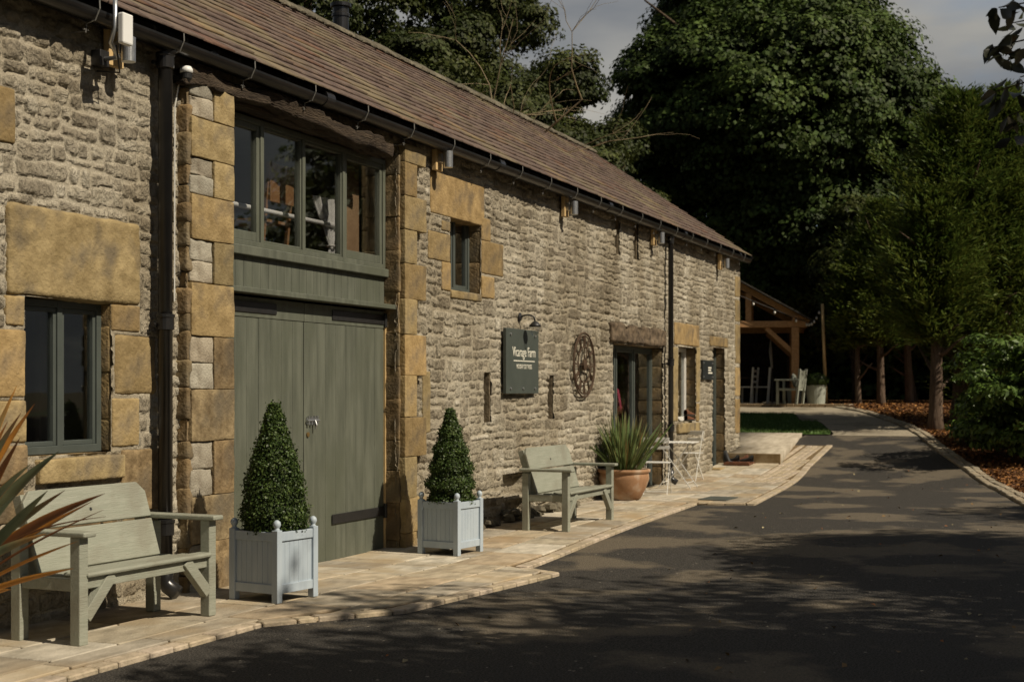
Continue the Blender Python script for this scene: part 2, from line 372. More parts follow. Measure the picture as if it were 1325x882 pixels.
# tarmac
def tarmac():
    m = bpy.data.materials.new('old_tarmac'); m.use_nodes = True; N = m.node_tree.nodes; K = m.node_tree.links.new
    b = N['Principled BSDF']; b.inputs['Roughness'].default_value = .85; b.inputs['Specular IOR Level'].default_value = .25
    co = N.new('ShaderNodeTexCoord')
    def noise(s, d=5, st=None):
        n = N.new('ShaderNodeTexNoise'); n.inputs['Scale'].default_value = s; n.inputs['Detail'].default_value = d
        if st:
            q = N.new('ShaderNodeMapping'); q.inputs['Scale'].default_value = st; K(co.outputs['Object'], q.inputs[0]); K(q.outputs[0], n.inputs['Vector'])
        else: K(co.outputs['Object'], n.inputs['Vector'])
        return n
    def ramp(n, a, ca, b_, cb):
        r = N.new('ShaderNodeValToRGB'); r.color_ramp.elements[0].position = a; r.color_ramp.elements[1].position = b_
        r.color_ramp.elements[0].color = ca; r.color_ramp.elements[1].color = cb; K(n.outputs[0], r.inputs[0]); return r
    base = ramp(noise(75, 6), .35, (.010, .0095, .008, 1), .66, (.078, .070, .058, 1))
    dust = ramp(noise(.95, 10), .51, (0, 0, 0, 1), .58, (1, 1, 1, 1))
    dc = ramp(noise(80, 3), .3, (.085, .070, .048, 1), .7, (.20, .165, .115, 1))
    x = N.new('ShaderNodeMix'); x.data_type = 'RGBA'
    k = N.new('ShaderNodeMath'); k.operation = 'MULTIPLY'; k.inputs[1].default_value = .8; K(dust.outputs[0], k.inputs[0]); K(k.outputs[0], x.inputs[0])
    K(base.outputs[0], x.inputs[6]); K(dc.outputs[0], x.inputs[7])
    # pale loose chippings
    vo = N.new('ShaderNodeTexVoronoi'); vo.inputs['Scale'].default_value = 11; K(co.outputs['Object'], vo.inputs['Vector'])
    r2 = N.new('ShaderNodeValToRGB'); r2.color_ramp.elements[0].position = .10; r2.color_ramp.elements[0].color = (1, 1, 1, 1); r2.color_ramp.elements[1].position = .12; r2.color_ramp.elements[1].color = (0, 0, 0, 1)
    K(vo.outputs['Distance'], r2.inputs[0])
    gt = N.new('ShaderNodeMath'); gt.operation = 'GREATER_THAN'; gt.inputs[1].default_value = .8; s_ = N.new('ShaderNodeSeparateColor'); K(vo.outputs['Color'], s_.inputs[0]); K(s_.outputs[0], gt.inputs[0])
    ml = N.new('ShaderNodeMath'); ml.operation = 'MULTIPLY'; K(r2.outputs[0], ml.inputs[0]); K(gt.outputs[0], ml.inputs[1])
    y = N.new('ShaderNodeMix'); y.data_type = 'RGBA'; K(ml.outputs[0], y.inputs[0]); K(x.outputs[2], y.inputs[6]); y.inputs[7].default_value = (.30, .27, .21, 1)
    K(y.outputs[2], b.inputs['Base Color'])
    bp = N.new('ShaderNodeBump'); bp.inputs['Strength'].default_value = 1; bp.inputs['Distance'].default_value = .02
    K(noise(70, 6).outputs[0], bp.inputs['Height']); K(bp.outputs[0], b.inputs['Normal'])
    return m
M['tarmac'] = tarmac()
M['ground'] = mat('woodland_floor', (.03, .024, .014), (.07, .052, .03), .95, 3, .8, 15, .1, c3=(.03, .045, .015), s3=.3)
M['bedsoil'] = mat('leafy_bed_floor', (.05, .024, .010), (.15, .075, .028), .95, 9, .9, 30, .1)
M['path'] = mat('gravel_path', (.25, .215, .15), (.36, .315, .235), .9, 30, .8, 90, .15, c3=(.12, .10, .07), s3=1)

# ------------------------------------------------------------------ setting: ground sheets
def strip(name, X, left, right, dz, m, ny=14, kind='structure', wob=0.0):
    """a draped sheet between two edges given as functions of X"""
    X = np.array(X); V = []
    for i, x in enumerate(X):
        a, b = left(x), right(x)
        for j in range(ny+1):
            y = a+(b-a)*j/ny
            V.append((x, y, G(x, y)+dz))
    nx = len(X); Q = [(i*(ny+1)+j, i*(ny+1)+j+1, (i+1)*(ny+1)+j+1, (i+1)*(ny+1)+j) for i in range(nx-1) for j in range(ny)]
    o = npmesh(name, V, Q, m, smooth=True); tag(o, kind=kind); return o
def interp(pts):
    xs = [p[0] for p in pts]; ys = [p[1] for p in pts]
    return lambda x: float(np.interp(x, xs, ys))
xs_ = np.concatenate([np.linspace(-300, -10, 12), np.linspace(-8, 60, 137), np.linspace(65, 500, 14)])
ys_ = np.concatenate([np.linspace(-300, -20, 12), np.linspace(-18, 20, 60), np.linspace(25, 300, 12)])
V = [(x, y, G(x, y)-.03) for x in xs_ for y in ys_]; ny_ = len(ys_)
Q = [(i*ny_+j, i*ny_+j+1, (i+1)*ny_+j+1, (i+1)*ny_+j) for i in range(len(xs_)-1) for j in range(ny_-1)]
tag(npmesh('ground', V, [q[::-1] for q in Q], M['ground'], smooth=True), kind='structure')

kerb_in = interp([(-10, -12.5), (12, -8.2), (17, -6.4), (20.2, -5.5), (23, -5.0), (26.0, -4.3), (29, -3.45), (31.0, -2.95), (33, -2.3), (36, -1.0), (38, .2), (41, 2.2)])
edge_out = interp([(2, -1.36), (8.0, -1.36), (8.9, -1.96), (11.45, -2.14), (11.7, -1.74), (18.75, -1.44), (18.95, -2.18), (22, -1.95), (26, -1.62), (29.1, -1.5), (29.2, -1.05)])
Xr = np.concatenate([np.linspace(-10, 24, 90), np.linspace(24.3, 31, 30)])
strip('driveway', Xr, lambda x: -.6, kerb_in, .004, M['tarmac'], 40)
lawn_r = interp([(gp(*q_).x, gp(*q_).y) for q_ in ((1079, 561.5), (1062, 546), (1042, 537), (1015, 531))])
strip('path', np.linspace(30.9, 42, 40), lambda x: 2.5 if x > 35.4 else lawn_r(min(x, 35.2))-.0, kerb_in, .012, M['path'], 10)
strip('lawn', np.linspace(30.95, 35.3, 14), lambda x: 6.0, lambda x: lawn_r(x)+.05, .03, M['grass'], 24)
# leaf litter bed on the right
bed_edge = lambda x: kerb_in(x)-.16
strip('leaf_bed', np.linspace(15, 60, 80), lambda x: bed_edge(min(x, 41)) + (max(0, x-41)*.3), lambda x: -16.0, .02, M['bedsoil'], 20)

# setts kerb along the drive and path
def quadblock(mb, P, th, z):
    """P four (x,y) corners ccw; a slab following the ground, top at G+z"""
    T = [Vector((x, y, G(x, y)+z)) for x, y in P]; B = [p-Vector((0, 0, th)) for p in T]
    mb.add(T+B, [(0, 1, 2, 3), (7, 6, 5, 4), (0, 4, 5, 1), (1, 5, 6, 2), (2, 6, 7, 3), (3, 7, 4, 0)])
rr = random.Random(3)
kb = MB()
x = 13.0
while x < 40:
    l = rr.uniform(.16, .26)
    for row in range(2):
        y0 = kerb_in(x)-.02+row*(-.14); y1 = kerb_in(x+l)-.02+row*(-.14); g = .01
        wd = rr.uniform(.115, .13)
        s = rr.uniform(.75, 1.1); t = rr.random(); kb.cc = (.36*s, (.30+.03*t)*s, (.215+.04*t)*s, 1)
        quadblock(kb, [(x+g, y0), (x+g, y0-wd), (x+l-g, y1-wd), (x+l-g, y1)], .12, .045+rr.uniform(-.012, .012))
    x += l
o = kb.build('kerb', M['sett'], None, bev=.012, col=True, seg=1); tag(o, kind='structure')

# flagstone paving with a sett border
fb = MB(); rr = random.Random(11)
cols_ = [(.47, .43, .345), (.43, .385, .295), (.39, .355, .29), (.45, .39, .29), (.36, .32, .25), (.52, .485, .405), (.40, .33, .235)]
bands = [0.0, .55, 1.0, 1.55, 2.2, 2.6]
for bi in range(5):
    x = 2.0+rr.uniform(0, .4)
    while x < 26.2:
        l = rr.choice([.45, .6, .75, .9, .9]); x1 = x+l
        for br_k in (11.475, 11.74, 18.76, 18.96):
            if x < br_k-.03 and x1 > br_k-.12: x1 = br_k; break
        ya, yb = -bands[bi], -bands[bi+1]
        e0, e1 = edge_out(x+.01)+.15, edge_out(x1-.01)+.15
        if x > 22.9: e0 = e1 = max(e0, -1.0)
        y00, y01 = max(yb, e0), max(yb, e1)
        if ya-y00 < .05 and ya-y01 < .05: x = x1; continue
        y00 = min(y00, ya-.03); y01 = min(y01, ya-.03)
        c = rr.choice(cols_); s = rr.uniform(.88, 1.08); fb.cc = (c[0]*s, c[1]*s, c[2]*s, 1)
        g = .010
        y_top = ya-g if bi else 0.12
        quadblock(fb, [(x+g, y_top), (x+g, y00+g), (x1-g, y01+g), (x1-g, y_top)], .03, .036+rr.uniform(-.0015, .0015))
        x = x1
o = fb.build('paving', M['flag'], None, bev=.006, col=True, seg=1); tag(o, kind='structure')
sb = MB()
def sett_run(p0, p1, wd, lmin=.14, lmax=.30, rows=1):
    p0 = Vector(p0).to_2d() if len(p0) > 2 else Vector(p0); p1 = Vector(p1)
    d = (p1-p0); L_ = d.length; d.normalize(); nrm = Vector((-d.y, d.x))
    for r_ in range(rows):
        s_ = 0
        while s_ < L_-.05:
            l = min(rr.uniform(lmin, lmax), L_-s_)
            a = p0+d*(s_+.006)+nrm*(r_*(wd+.008)); b = p0+d*(s_+l-.006)+nrm*(r_*(wd+.008))
            t = rr.random(); q = rr.uniform(.82, 1.1); sb.cc = ((.44+.05*t)*q, (.375+.05*t)*q, (.265+.08*t)*q, 1)
            quadblock(sb, [tuple(a), tuple(b), tuple(b+nrm*wd), tuple(a+nrm*wd)], .06, .034+rr.uniform(-.003, .004))
            s_ += l
EP = [(2, -1.36), (8.0, -1.36), (8.9, -1.96), (11.5, -2.14), (11.75, -1.74), (18.75, -1.44), (18.95, -2.18), (22, -1.95), (26, -1.62), (29.1, -1.5)]
for a, b in zip(EP[:-1], EP[1:]):
    sett_run(a, b, .12)
# brick-laid ramp beside the stone platform and far strip
for k in range(8):
    ya_ = -1.012-.108*(k+1)
    for xa__ in np.arange(22.95, 28.95, .5):
        if ya_ > edge_out(xa__+.25)+.13: sett_run((xa__, ya_), (xa__+.5, ya_), .098, .2, .26)
for k in range(3): sett_run((26.35, -.98+k*.108), (29.05, -.86+k*.108) if k else (29.05, -.95), .09, .2, .26)
o = sb.build('paving_border', M['sett'], None, bev=.008, col=True, seg=1); tag(o, kind='structure')
strip('paving_bed', np.concatenate([np.linspace(2, 8, 10), np.linspace(8.1, 29.1, 170)]), lambda x: .1, lambda x: edge_out(x)+.01, .02, M['jointsand'], 8)

# ------------------------------------------------------------------ the barn
WL, WR, ZT = 1.0, 27.38, 4.22
barn = thing('stone_barn', 'long two storey rubble stone barn with slate roof and tall boarded doors', 'barn', (14, 3.2, 0), world=True)
DX0, DX1 = wp(302, 400, -.1).x, 12.6
openings = []      # x0,x1,z0,z1 in the wall sheet
win_main = blk(32, 388, 143, 587); openings.append(win_main)
big = (DX0+.02, DX1-.02, -.4, 3.95); openings.append(big)
w2 = (wp(582, 300).x, wp(622, 300).x, wp(600, 377).z, wp(600, 276).z); openings.append(w2)
fd = (wp(793, 500).x, wp(857, 500).x, -.3, wp(822, 447).z); openings.append(fd)
w3 = (wp(877, 500).x, wp(900, 500).x, wp(890, 545).z, wp(890, 449).z); openings.append(w3)
d2 = (wp(922, 500).x, wp(938, 500).x, -.3, wp(930, 450).z); openings.append(d2)

# rubble layout
def rubble(x0, x1, z0, z1, seed):
    rr = random.Random(seed); S = []
    z = z0
    while z < z1:
        H = rr.uniform(.17, .27); x = x0-rr.uniform(0, .5)
        while x < x1:
            l = rr.uniform(.24, .52)
            k = rr.random()
            if k < .16: S.append((x, x+l*.55, z, z+H)); l *= .55
            else:
                f = rr.uniform(.36, .64)
                for (a, b) in ((0, f), (f, 1)):
                    n = rr.choice([1, 2, 2, 2, 3]) if l > .36 else rr.choice([1, 1, 2])
                    cuts = [0]+sorted(rr.uniform(.22, .78) if n == 2 else c+rr.uniform(-.08, .08) for c in ([.5] if n == 2 else [.33, .67] if n == 3 else []))+[1]
                    for c0, c1 in zip(cuts[:-1], cuts[1:]): S.append((x+c0*l, x+c1*l, z+a*H, z+b*H))
            x += l
        z += H
    S = [(a+rr.uniform(-.012, .012), b+rr.uniform(-.012, .012), c+rr.uniform(-.016, .016), d+rr.uniform(-.016, .016)) for a, b, c, d in S]; rr.shuffle(S)
    return S
def rubble_wall(name, x0, x1, z0, z1, seed, parent, holes, grid, slits=(), flip=1, plane=None, flats=()):
    ins = None
    S = rubble(x0-.5, x1+.5, z0-.4, z1+.4, seed); A = np.array(S)
    res = .005; nx = int((x1-x0+1.2)/res); nz = int((z1-z0+1.0)/res); ids = np.zeros((nx, nz), dtype=np.int32)
    ox, oz = x0-.6, z0-.5
    for k, (a, b, c, d) in enumerate(S):
        i0, i1, j0, j1 = int((a-ox)/res), int((b-ox)/res), int((c-oz)/res), int((d-oz)/res)
        ids[max(i0, 0):max(i1, 0), max(j0, 0):max(j1, 0)] = k
    gx, gz = grid
    X, Z = np.meshgrid(gx, gz, indexing='ij')
    wx = X+.030*fbm(X*5, Z*7, seed+1, 3)+.012*vn(X*35, Z*35, seed+2)
    wz = Z+.05*fbm(X*.9, Z*1.1, seed+3, 2)+.026*fbm(X*6, Z*6, seed+4, 3)+.010*vn(X*38, Z*38, seed+5)
    ii = np.clip(((wx-ox)/res).astype(int), 0, nx-1); jj = np.clip(((wz-oz)/res).astype(int), 0, nz-1)
    I = ids[ii, jj]; a, b, c, d = [A[I][..., q_] for q_ in range(4)]
    r_ = np.random.default_rng(seed); n = len(S)
    t1 = r_.random(n)[I]; t2 = r_.random(n)[I]; t3 = r_.random(n)[I]; tx = (r_.random(n)-.5)[I]; tz = (r_.random(n)-.5)[I]
    j = .006+.008*t3
    hx = (b-a)/2-j; hz = (d-c)/2-j; px_ = np.abs(wx-(a+b)/2); pz_ = np.abs(wz-(c+d)/2)
    rc = np.minimum(.028, np.minimum(hx, hz)*.8)
    qx = px_-(hx-rc); qz = pz_-(hz-rc)
    sdf = np.sqrt(np.maximum(qx, 0)**2+np.maximum(qz, 0)**2)+np.minimum(np.maximum(qx, qz), 0)-rc
    dist = -sdf
    ins = np.clip(dist/.007, 0, 1); ins = ins*(2-ins)
    rough = .010*fbm(X*12+t1*50, Z*15+t2*50, seed+6, 4)+.007*np.abs(vn(X*26, Z*34, seed+9))
    cr_ = fbm(X*8+t2*90, Z*11+t1*40, seed+12, 2)*3; crag = .0045*np.clip(cr_*3, -1, 1)
    hs = .004+.015*t2**2+tx*.014*(wx-(a+b)/2)/(hx+.05)+tz*.075*(wz-(c+d)/2)+rough+crag
    hm = .000+.015*fbm(X*1.3, Z*1.3, seed+7, 3)-.004*vn(X*4,Z*4,seed+71)+.003*vn(X*60, Z*60, seed+8)
    groove = np.exp(-(dist/.007)**2)*.007*np.clip(.15+1.6*vn(X*3.1, Z*5.3, seed+40)+.6*t3, 0, 1)
    hgt = hm*(1-ins)+np.maximum(hs, hm-.004)*ins-groove
    hgt = hgt+.02*fbm(X*.5, Z*.5, seed+20, 2)
    for (sx0, sx1, sz0, sz1) in flats:
        e_ = np.minimum(np.minimum(X-sx0, sx1-X), np.minimum(Z-sz0, sz1-Z)); hgt = np.where(e_ > .012, -.03, np.where(e_ > -.02, np.minimum(hgt, .004), hgt)); ins = np.where(e_ > -.012, 0, ins)
    for (sx0, sx1, sz0, sz1, dep) in slits:
        inside = ((X > sx0) & (X < sx1) & (Z > sz0) & (Z < sz1)); hgt = np.where(inside, -dep, hgt)
    col = np.stack([np.clip(t1*.75+.25*t3*t1+.30*(fbm(X*3, Z*3, seed+30, 3)), 0, 1), 1-ins*np.clip(.35+dist/.02, 0, 1), t3, np.ones_like(t1)], -1)
    if plane is None: P = np.stack([X, -hgt, Z], -1)
    else: P = plane(X, hgt, Z)
    idx = np.arange(X.size).reshape(X.shape)
    xc = (X[:-1, :-1]+X[1:, 1:])/2; zc = (Z[:-1, :-1]+Z[1:, 1:])/2
    keep = np.ones(xc.shape, bool)
    for (hx0, hx1, hz0, hz1) in holes: keep &= ~((xc > hx0) & (xc < hx1) & (zc > hz0) & (zc < hz1))
    q = np.stack([idx[:-1, :-1], idx[1:, :-1], idx[1:, 1:], idx[:-1, 1:]], -1)[keep]
    if flip < 0: q = q[:, ::-1]
    return npmesh(name, P, q, M['rubble'], col.reshape(-1, 4), smooth=True, parent=parent)
gx = np.concatenate([np.arange(WL, 6.6, .05), np.arange(6.6, 10, .011), np.arange(10, 14, .014), np.arange(14, 20, .019), np.arange(20, WR+.001, .028)])
gz = np.arange(-.35, ZT+.02, .0135)
def slit(x0, y0, x1, y1, dep=.12):
    a = blk(x0, y0, x1, y1); return (a[0], a[1], a[2], a[3], dep)
slits = [slit(626.5, 481, 634.5, 546, .5), slit(709, 485, 715.5, 542, .5), slit(795, 285, 800.5, 328, .5), slit(819, 289, 824.5, 335, .5), slit(651, 612, 680, 640, .16), slit(653, 645, 682, 668, .14)]
# far gable and near gable walls, back wall
def gable(xp, name, seed, flip):
    gy = np.arange(0, 6.2, .05); gz2 = np.arange(-.3, 6.3, .05)
    Y_, Z_ = np.meshgrid(gy, gz2, indexing='ij')
    S = rubble_wall(name, 0, 6.2, -.3, 6.3, seed, barn, [], (gy, gz2), plane=lambda X, h, Z: np.stack([np.full_like(X, xp)+flip*h, X, Z], -1), flip=flip)
    # trim above roof line
    me = S.data; 
    import bmesh
    bm = bmesh.new(); bm.from_mesh(me); off = OFF[S.name]
    dead = [f for f in bm.faces if (f.calc_center_median().z+off.z) > 4.12+2.2*(1-abs(f.calc_center_median().y+off.y-3.1)/3.1)]
    bmesh.ops.delete(bm, geom=dead, context='FACES'); bm.to_mesh(me); bm.free(); return S
gable(WR, 'gable_wall', 31, 1)
gable(WL, 'gable_wall', 33, -1)
b_ = MB(); b_.box(WL+.02, WR-.02, 6.16, 6.3, -.3, 4.2); b_.build('back_wall', M['int_dark'], barn)
# interior: floors and partitions that show as dark rooms behind the glass
b_ = MB(); b_.box(WL+.1, WR-.1, .5, 6.1, -.03, .02); b_.build('interior_floor', M['floorboard'], barn)
b_ = MB(); b_.box(WL+.1, WR-.1, .45, 6.1, 2.46, 2.6); b_.build('upper_floor', M['floorboard'], barn)
for xx in (9.2, 13.25, 17.8, 22.6): b_ = MB(); b_.box(xx, xx+.1, .3, 6.1, 0, 4.1); b_.build('partition_wall', M['int_dark'], barn)
b_ = MB(); b_.box(WL+.1, WR-.1, .2, 6.1, 4.25, 4.3); b_.build('ceiling', M['int_dark'], barn)
# inner leaf of the front wall (gives the wall its thickness inside)
b_ = MB(); hs_ = sorted(openings, key=lambda h: h[0]); cur = WL+.05
for (a, b, c, d) in hs_:
    b_.box(cur, a-.02, .64, .68, -.2, 4.2)
    b_.box(a-.02, b+.02, .64, .68, d+.02, 4.2)
    if c > 0: b_.box(a-.02, b+.02, .64, .68, -.2, c-.02)
    cur = b+.02
b_.box(cur, WR-.05, .64, .68, -.2, 4.2); b_.build('inner_wall', M['int_dark'], barn)

# dressed stone blocks
def stone(name, x0, x1, y0, y1, z0, z1, m, seed, amp=.007, rad=.02, tint=None, cell=.03, parent=None, bow=None):
    """a dressed block: subdivided box, rounded and roughened; y0 is the face towards the yard"""
    rs = random.Random(seed)
    n = [max(2, min(44, int(abs(b-a)/cell))) for a, b in ((x0, x1), (y0, y1), (z0, z1))]
    V = []; Fc = []; ix = {}
    GR = {}
    c = np.array([(x0+x1)/2, (y0+y1)/2, (z0+z1)/2]); h = np.array([abs(x1-x0)/2, abs(y1-y0)/2, abs(z1-z0)/2])
    r = min(rad, h.min()*.7)
    for ax_ in range(3):
        e_ = 1-min(r/h[ax_], .45); GR[ax_] = np.concatenate([[-1, -(1+e_)/2], np.linspace(-e_, e_, n[ax_]+1), [(1+e_)/2, 1]])
    n = [len(GR[q_])-1 for q_ in range(3)]
    def vert(i, j, k):
        key = (i, j, k)
        if key in ix: return ix[key]
        p = np.array([GR[0][i], GR[1][j], GR[2][k]])*h
        q = np.clip(p, -(h-r), h-r); d = p-q; ln = np.linalg.norm(d)
        if ln > 1e-9: p = q+d/ln*r
        ix[key] = len(V); V.append(p+c); return ix[key]
    for ax in range(3):
        o1, o2 = [(1, 2), (2, 0), (0, 1)][ax]
        for side in (0, n[ax]):
            for i in range(n[o1]):
                for j in range(n[o2]):
                    def g_(a, b):
                        t = [0, 0, 0]; t[ax] = side; t[o1] = a; t[o2] = b; return vert(*t)
                    f = [g_(i, j), g_(i+1, j), g_(i+1, j+1), g_(i, j+1)]
                    Fc.append(f if side else f[::-1])
    V = np.array(V)
    dn = (V-c); dn = dn/np.maximum(h, 1e-6); mxa = np.abs(dn).max(1, keepdims=True); dn = np.where(np.abs(dn) > mxa-.12, dn, 0); dn = dn/np.maximum(np.linalg.norm(dn, axis=1, keepdims=True), 1e-6)
    k1 = fbm(V[:, 0]*9+seed, V[:, 2]*9+V[:, 1]*7, seed, 4); k2 = fbm(V[:, 0]*3+seed*2, V[:, 2]*3+V[:, 1]*3, seed+3, 2)
    V = V+dn*(amp*(k1*1.1+k2*1.4))[:, None]
    if bow is not None: V[:, 2] += bow(V[:, 0], V[:, 2])
    t = rs.uniform(.72, 1.15) if tint is None else tint
    hue = rs.uniform(-.07, .05)
    col = np.tile(np.array([t*(1+hue), t, t*(1-hue), 1]), (len(V), 1))
    return npmesh(name, V, Fc, m, col, smooth=True, parent=parent or barn)
SB, BR = M['sand'], M['brownstone']
_s = [100]; FLATS = []
def B(px0, py0, px1, py1, m=None, name='quoin', y=0.0, proud=.016, amp=.006, dep=.16, rad=.016, tint=None):
    _s[0] += 1; a = blk(px0, py0, px1, py1, y); FLATS.append(a)
    return stone(name, a[0], a[1], y-proud, y+dep, a[2], a[3], m or SB, _s[0], amp, rad, tint)
# left window surround
B(8, 276, 180, 388, name='lintel', proud=.025, rad=.03, amp=.012)
B(-8, 112, 18, 184)
B(6, 383, 30, 421); B(-30, 426, 31, 514); B(-30, 518, 32, 573); B(-40, 577, 34, 628, BR); B(-40, 632, 30, 680, BR)
B(143, 395, 180, 429); B(147, 432, 202, 511, rad=.04, amp=.014); B(144, 515, 179, 577)
B(45, 591, 156, 622, name='sill', proud=.05)
B(156, 581, 209, 660, BR, proud=.02); B(60, 630, 150, 690, BR, proud=.012); B(158, 664, 208, 720, BR, proud=.012)
# left pilaster (front plane at y=-.1)
PY = -.10
rows = [(105, 158), (158, 209), (209, 256), (256, 313), (313, 368), (368, 436), (436, 504), (504, 570), (570, 640), (640, 700), (700, 765)]
xa, xb, xm = wp(247, 300, PY).x, DX0, wp(276, 300, PY).x
zr = [wp(276, r[0], PY).z for r in rows]+[-.2]
for k in range(len(rows)):
    z1, z0 = zr[k], zr[k+1]+.003
    if k % 2 == 1:
        _s[0] += 1; stone('quoin', xa, xb, PY-.012, .3, z0, z1, SB if k < 7 else BR, _s[0], .006, .008)
    else:
        _s[0] += 1; stone('quoin', xm+.006, xb, PY-.01, .3, z0, z1, SB if k < 6 else BR, _s[0], .006, .008)
        zz = z0
        h3 = (z1-z0)/2
        for q in range(2):
            _s[0] += 1; stone('rubble_block', xa, xm-.004, PY+.002, .2, zz+.002, zz+h3-.002, M['greystone'], _s[0], .013, .012, tint=None)
            zz += h3
# its rough side towards the camera
zz = -.25; rs = random.Random(5)
while zz < zr[0]-.05:
    h_ = rs.uniform(.12, .24); _s[0] += 1
    stone('side_stone', xa-.03, xa+.03, PY+.012, .06, zz, min(zz+h_-.004, zr[0]), BR, _s[0], .018, .012, cell=.018); zz += h_
# right jamb: reveal, bead and quoins
QY, IY = -.10, -.045
zt = wp(505, 196, IY).z
xr0 = DX1-.02; xr1 = wp(515, 400, IY).x; xq0 = wp(524, 400, QY).x
zz = -.25
while zz < zt-.05:
    h_ = rs.uniform(.30, .42); z1 = min(zz+h_, zt); _s[0] += 1
    stone('jamb_stone', xr0, xq0+.01, IY, .22, zz+.002, z1-.002, BR, _s[0], .012, .010, cell=.02); zz += h_
zz = -.25; k = 0
while zz < zt+.1:
    h_ = rs.uniform(.32, .42); z1 = min(zz+h_, zt+.12); _s[0] += 1
    wdt = wp(552, 400, QY).x if k % 2 else wp(540, 400, QY).x
    stone('quoin', xq0+.008, wdt, QY, .1, zz+.002, z1-.002, SB, _s[0], .006, .008); zz += h_; k += 1
# window above bench and its surround
B(556, 230, 626, 284, name='lintel', proud=.012, dep=.2, tint=.95)
B(571, 286, 581.5, 299); B(553, 301, 581.5, 337); B(571, 339, 582, 376)
B(622.5, 283, 634, 312); B(622.5, 314, 650, 356); B(622.5, 358, 639, 386)
B(583, 378, 622, 388, name='sill', proud=.02)
B(623, 390, 640, 396) if False else None
# far window and doors
B(872, 419, 904, 447, name='lintel', proud=.02, dep=.2); B(900.5, 449, 905, 520, name='quoin'); B(870.5, 449, 876.5, 545, name='quoin'); B(900.5, 522, 904, 545, name='quoin')
B(875, 547, 903, 559, name='sill', proud=.05); B(918, 436, 941, 448.5, name='lintel', proud=.02, dep=.2)
for (a, b) in ((358, 384), (388, 416), (420, 470), (475, 512), (516, 560)): B(951, a, 957, b, name='quoin', proud=.01, dep=.3)
B(546, 480, 556, 560); B(768, 232, 786, 240) if False else None
# rough stone lintel over the glazed door
_s[0] += 1; a = blk(787, 422, 859, 443)
stone('rough_lintel', a[0], a[1], -.07, .14, a[2]-.02, a[3], M['rustic'], _s[0], .04, .03, tint=1.0, cell=.022)
# reveals of recessed openings
def reveal(o, dep, m, seed, left=True):
    x0, x1, z0, z1 = o
    rs = random.Random(seed); zz = max(z0, -.2)
    while zz < z1-.02:
        h_ = rs.uniform(.2, .36); zb = min(zz+h_, z1); _s[0] += 1
        stone('reveal_stone', x1+.001, x1+.1, .012, dep+.1, zz+.003, zb-.003, m, _s[0], .008, .012, cell=.05)
        _s[0] += 1
        stone('reveal_stone', x0-.1, x0-.001, .012, dep+.1, zz+.003, zb-.003, m, _s[0], .006, .012, cell=.05)
        zz += h_
    _s[0] += 1
    stone('soffit_stone', x0, x1, .012, dep+.1, z1+.004, z1+.12, m, _s[0], .004, .01, cell=.06)
    if z0 > 0:
        _s[0] += 1; stone('sill_stone', x0, x1, .012, dep+.1, z0-.12, z0-.004, SB, _s[0], .004, .01, cell=.06)
reveal(win_main, .10, SB, 1); reveal(w2, .2, BR, 2); reveal(fd, .2, BR, 3); reveal(w3, .2, BR, 4); reveal(d2, .22, BR, 5)

NICHES = [q_ for q_ in slits if q_[4] > .4]; slits = [q_ for q_ in slits if q_[4] <= .4]
rubble_wall('wall', WL, WR, -.35, ZT, 5, barn, openings+[q_[:4] for q_ in NICHES], (gx, gz), slits, flats=FLATS)
for (a_, b_x, c_, d_, e_) in NICHES:
    mb = MB(); t_ = .03; w2_ = .05
    mb.box(a_-w2_, a_-.004, .01, .5, c_-.05, d_+.05); mb.box(b_x+.004, b_x+w2_, .01, .5, c_-.05, d_+.05)
    mb.box(a_-.003, b_x+.003, .012, .5, c_-.05, c_-.005); mb.box(a_-.003, b_x+.003, .012, .5, d_+.005, d_+.05); mb.box(a_-w2_, b_x+w2_, .501, .53, c_-.05, d_+.05)
    mb.build('vent_slit', M['niche'], barn, bev=.006)
# oak beam over the upper window
bl = wp(240, 94, -.13); br_ = wp(506, 196, -.13)
def bowf(X, Z):
    t = (X-bl.x)/(br_.x-bl.x); return .05*np.sin(t*3.1)-.06*t**2+.03*np.sin(t*11)
zb0 = wp(400, 176, -.13).z
a = (bl.x, br_.x)
stone('oak_beam', a[0], a[1]+.05, -.13, .2, 3.865, 3.99, M['oak'], 991, .045, .02, tint=1.0, cell=.035, bow=lambda X, Z: .035*np.sin((X-a[0])/(a[1]-a[0])*4.2)+.012*np.sin(X*7)-.02)
stone('oak_beam', a[0]+.3, a[1]-.1, -.02, .3, 3.84, 3.98, M['oak'], 992, .01, .03, tint=.8, cell=.06)

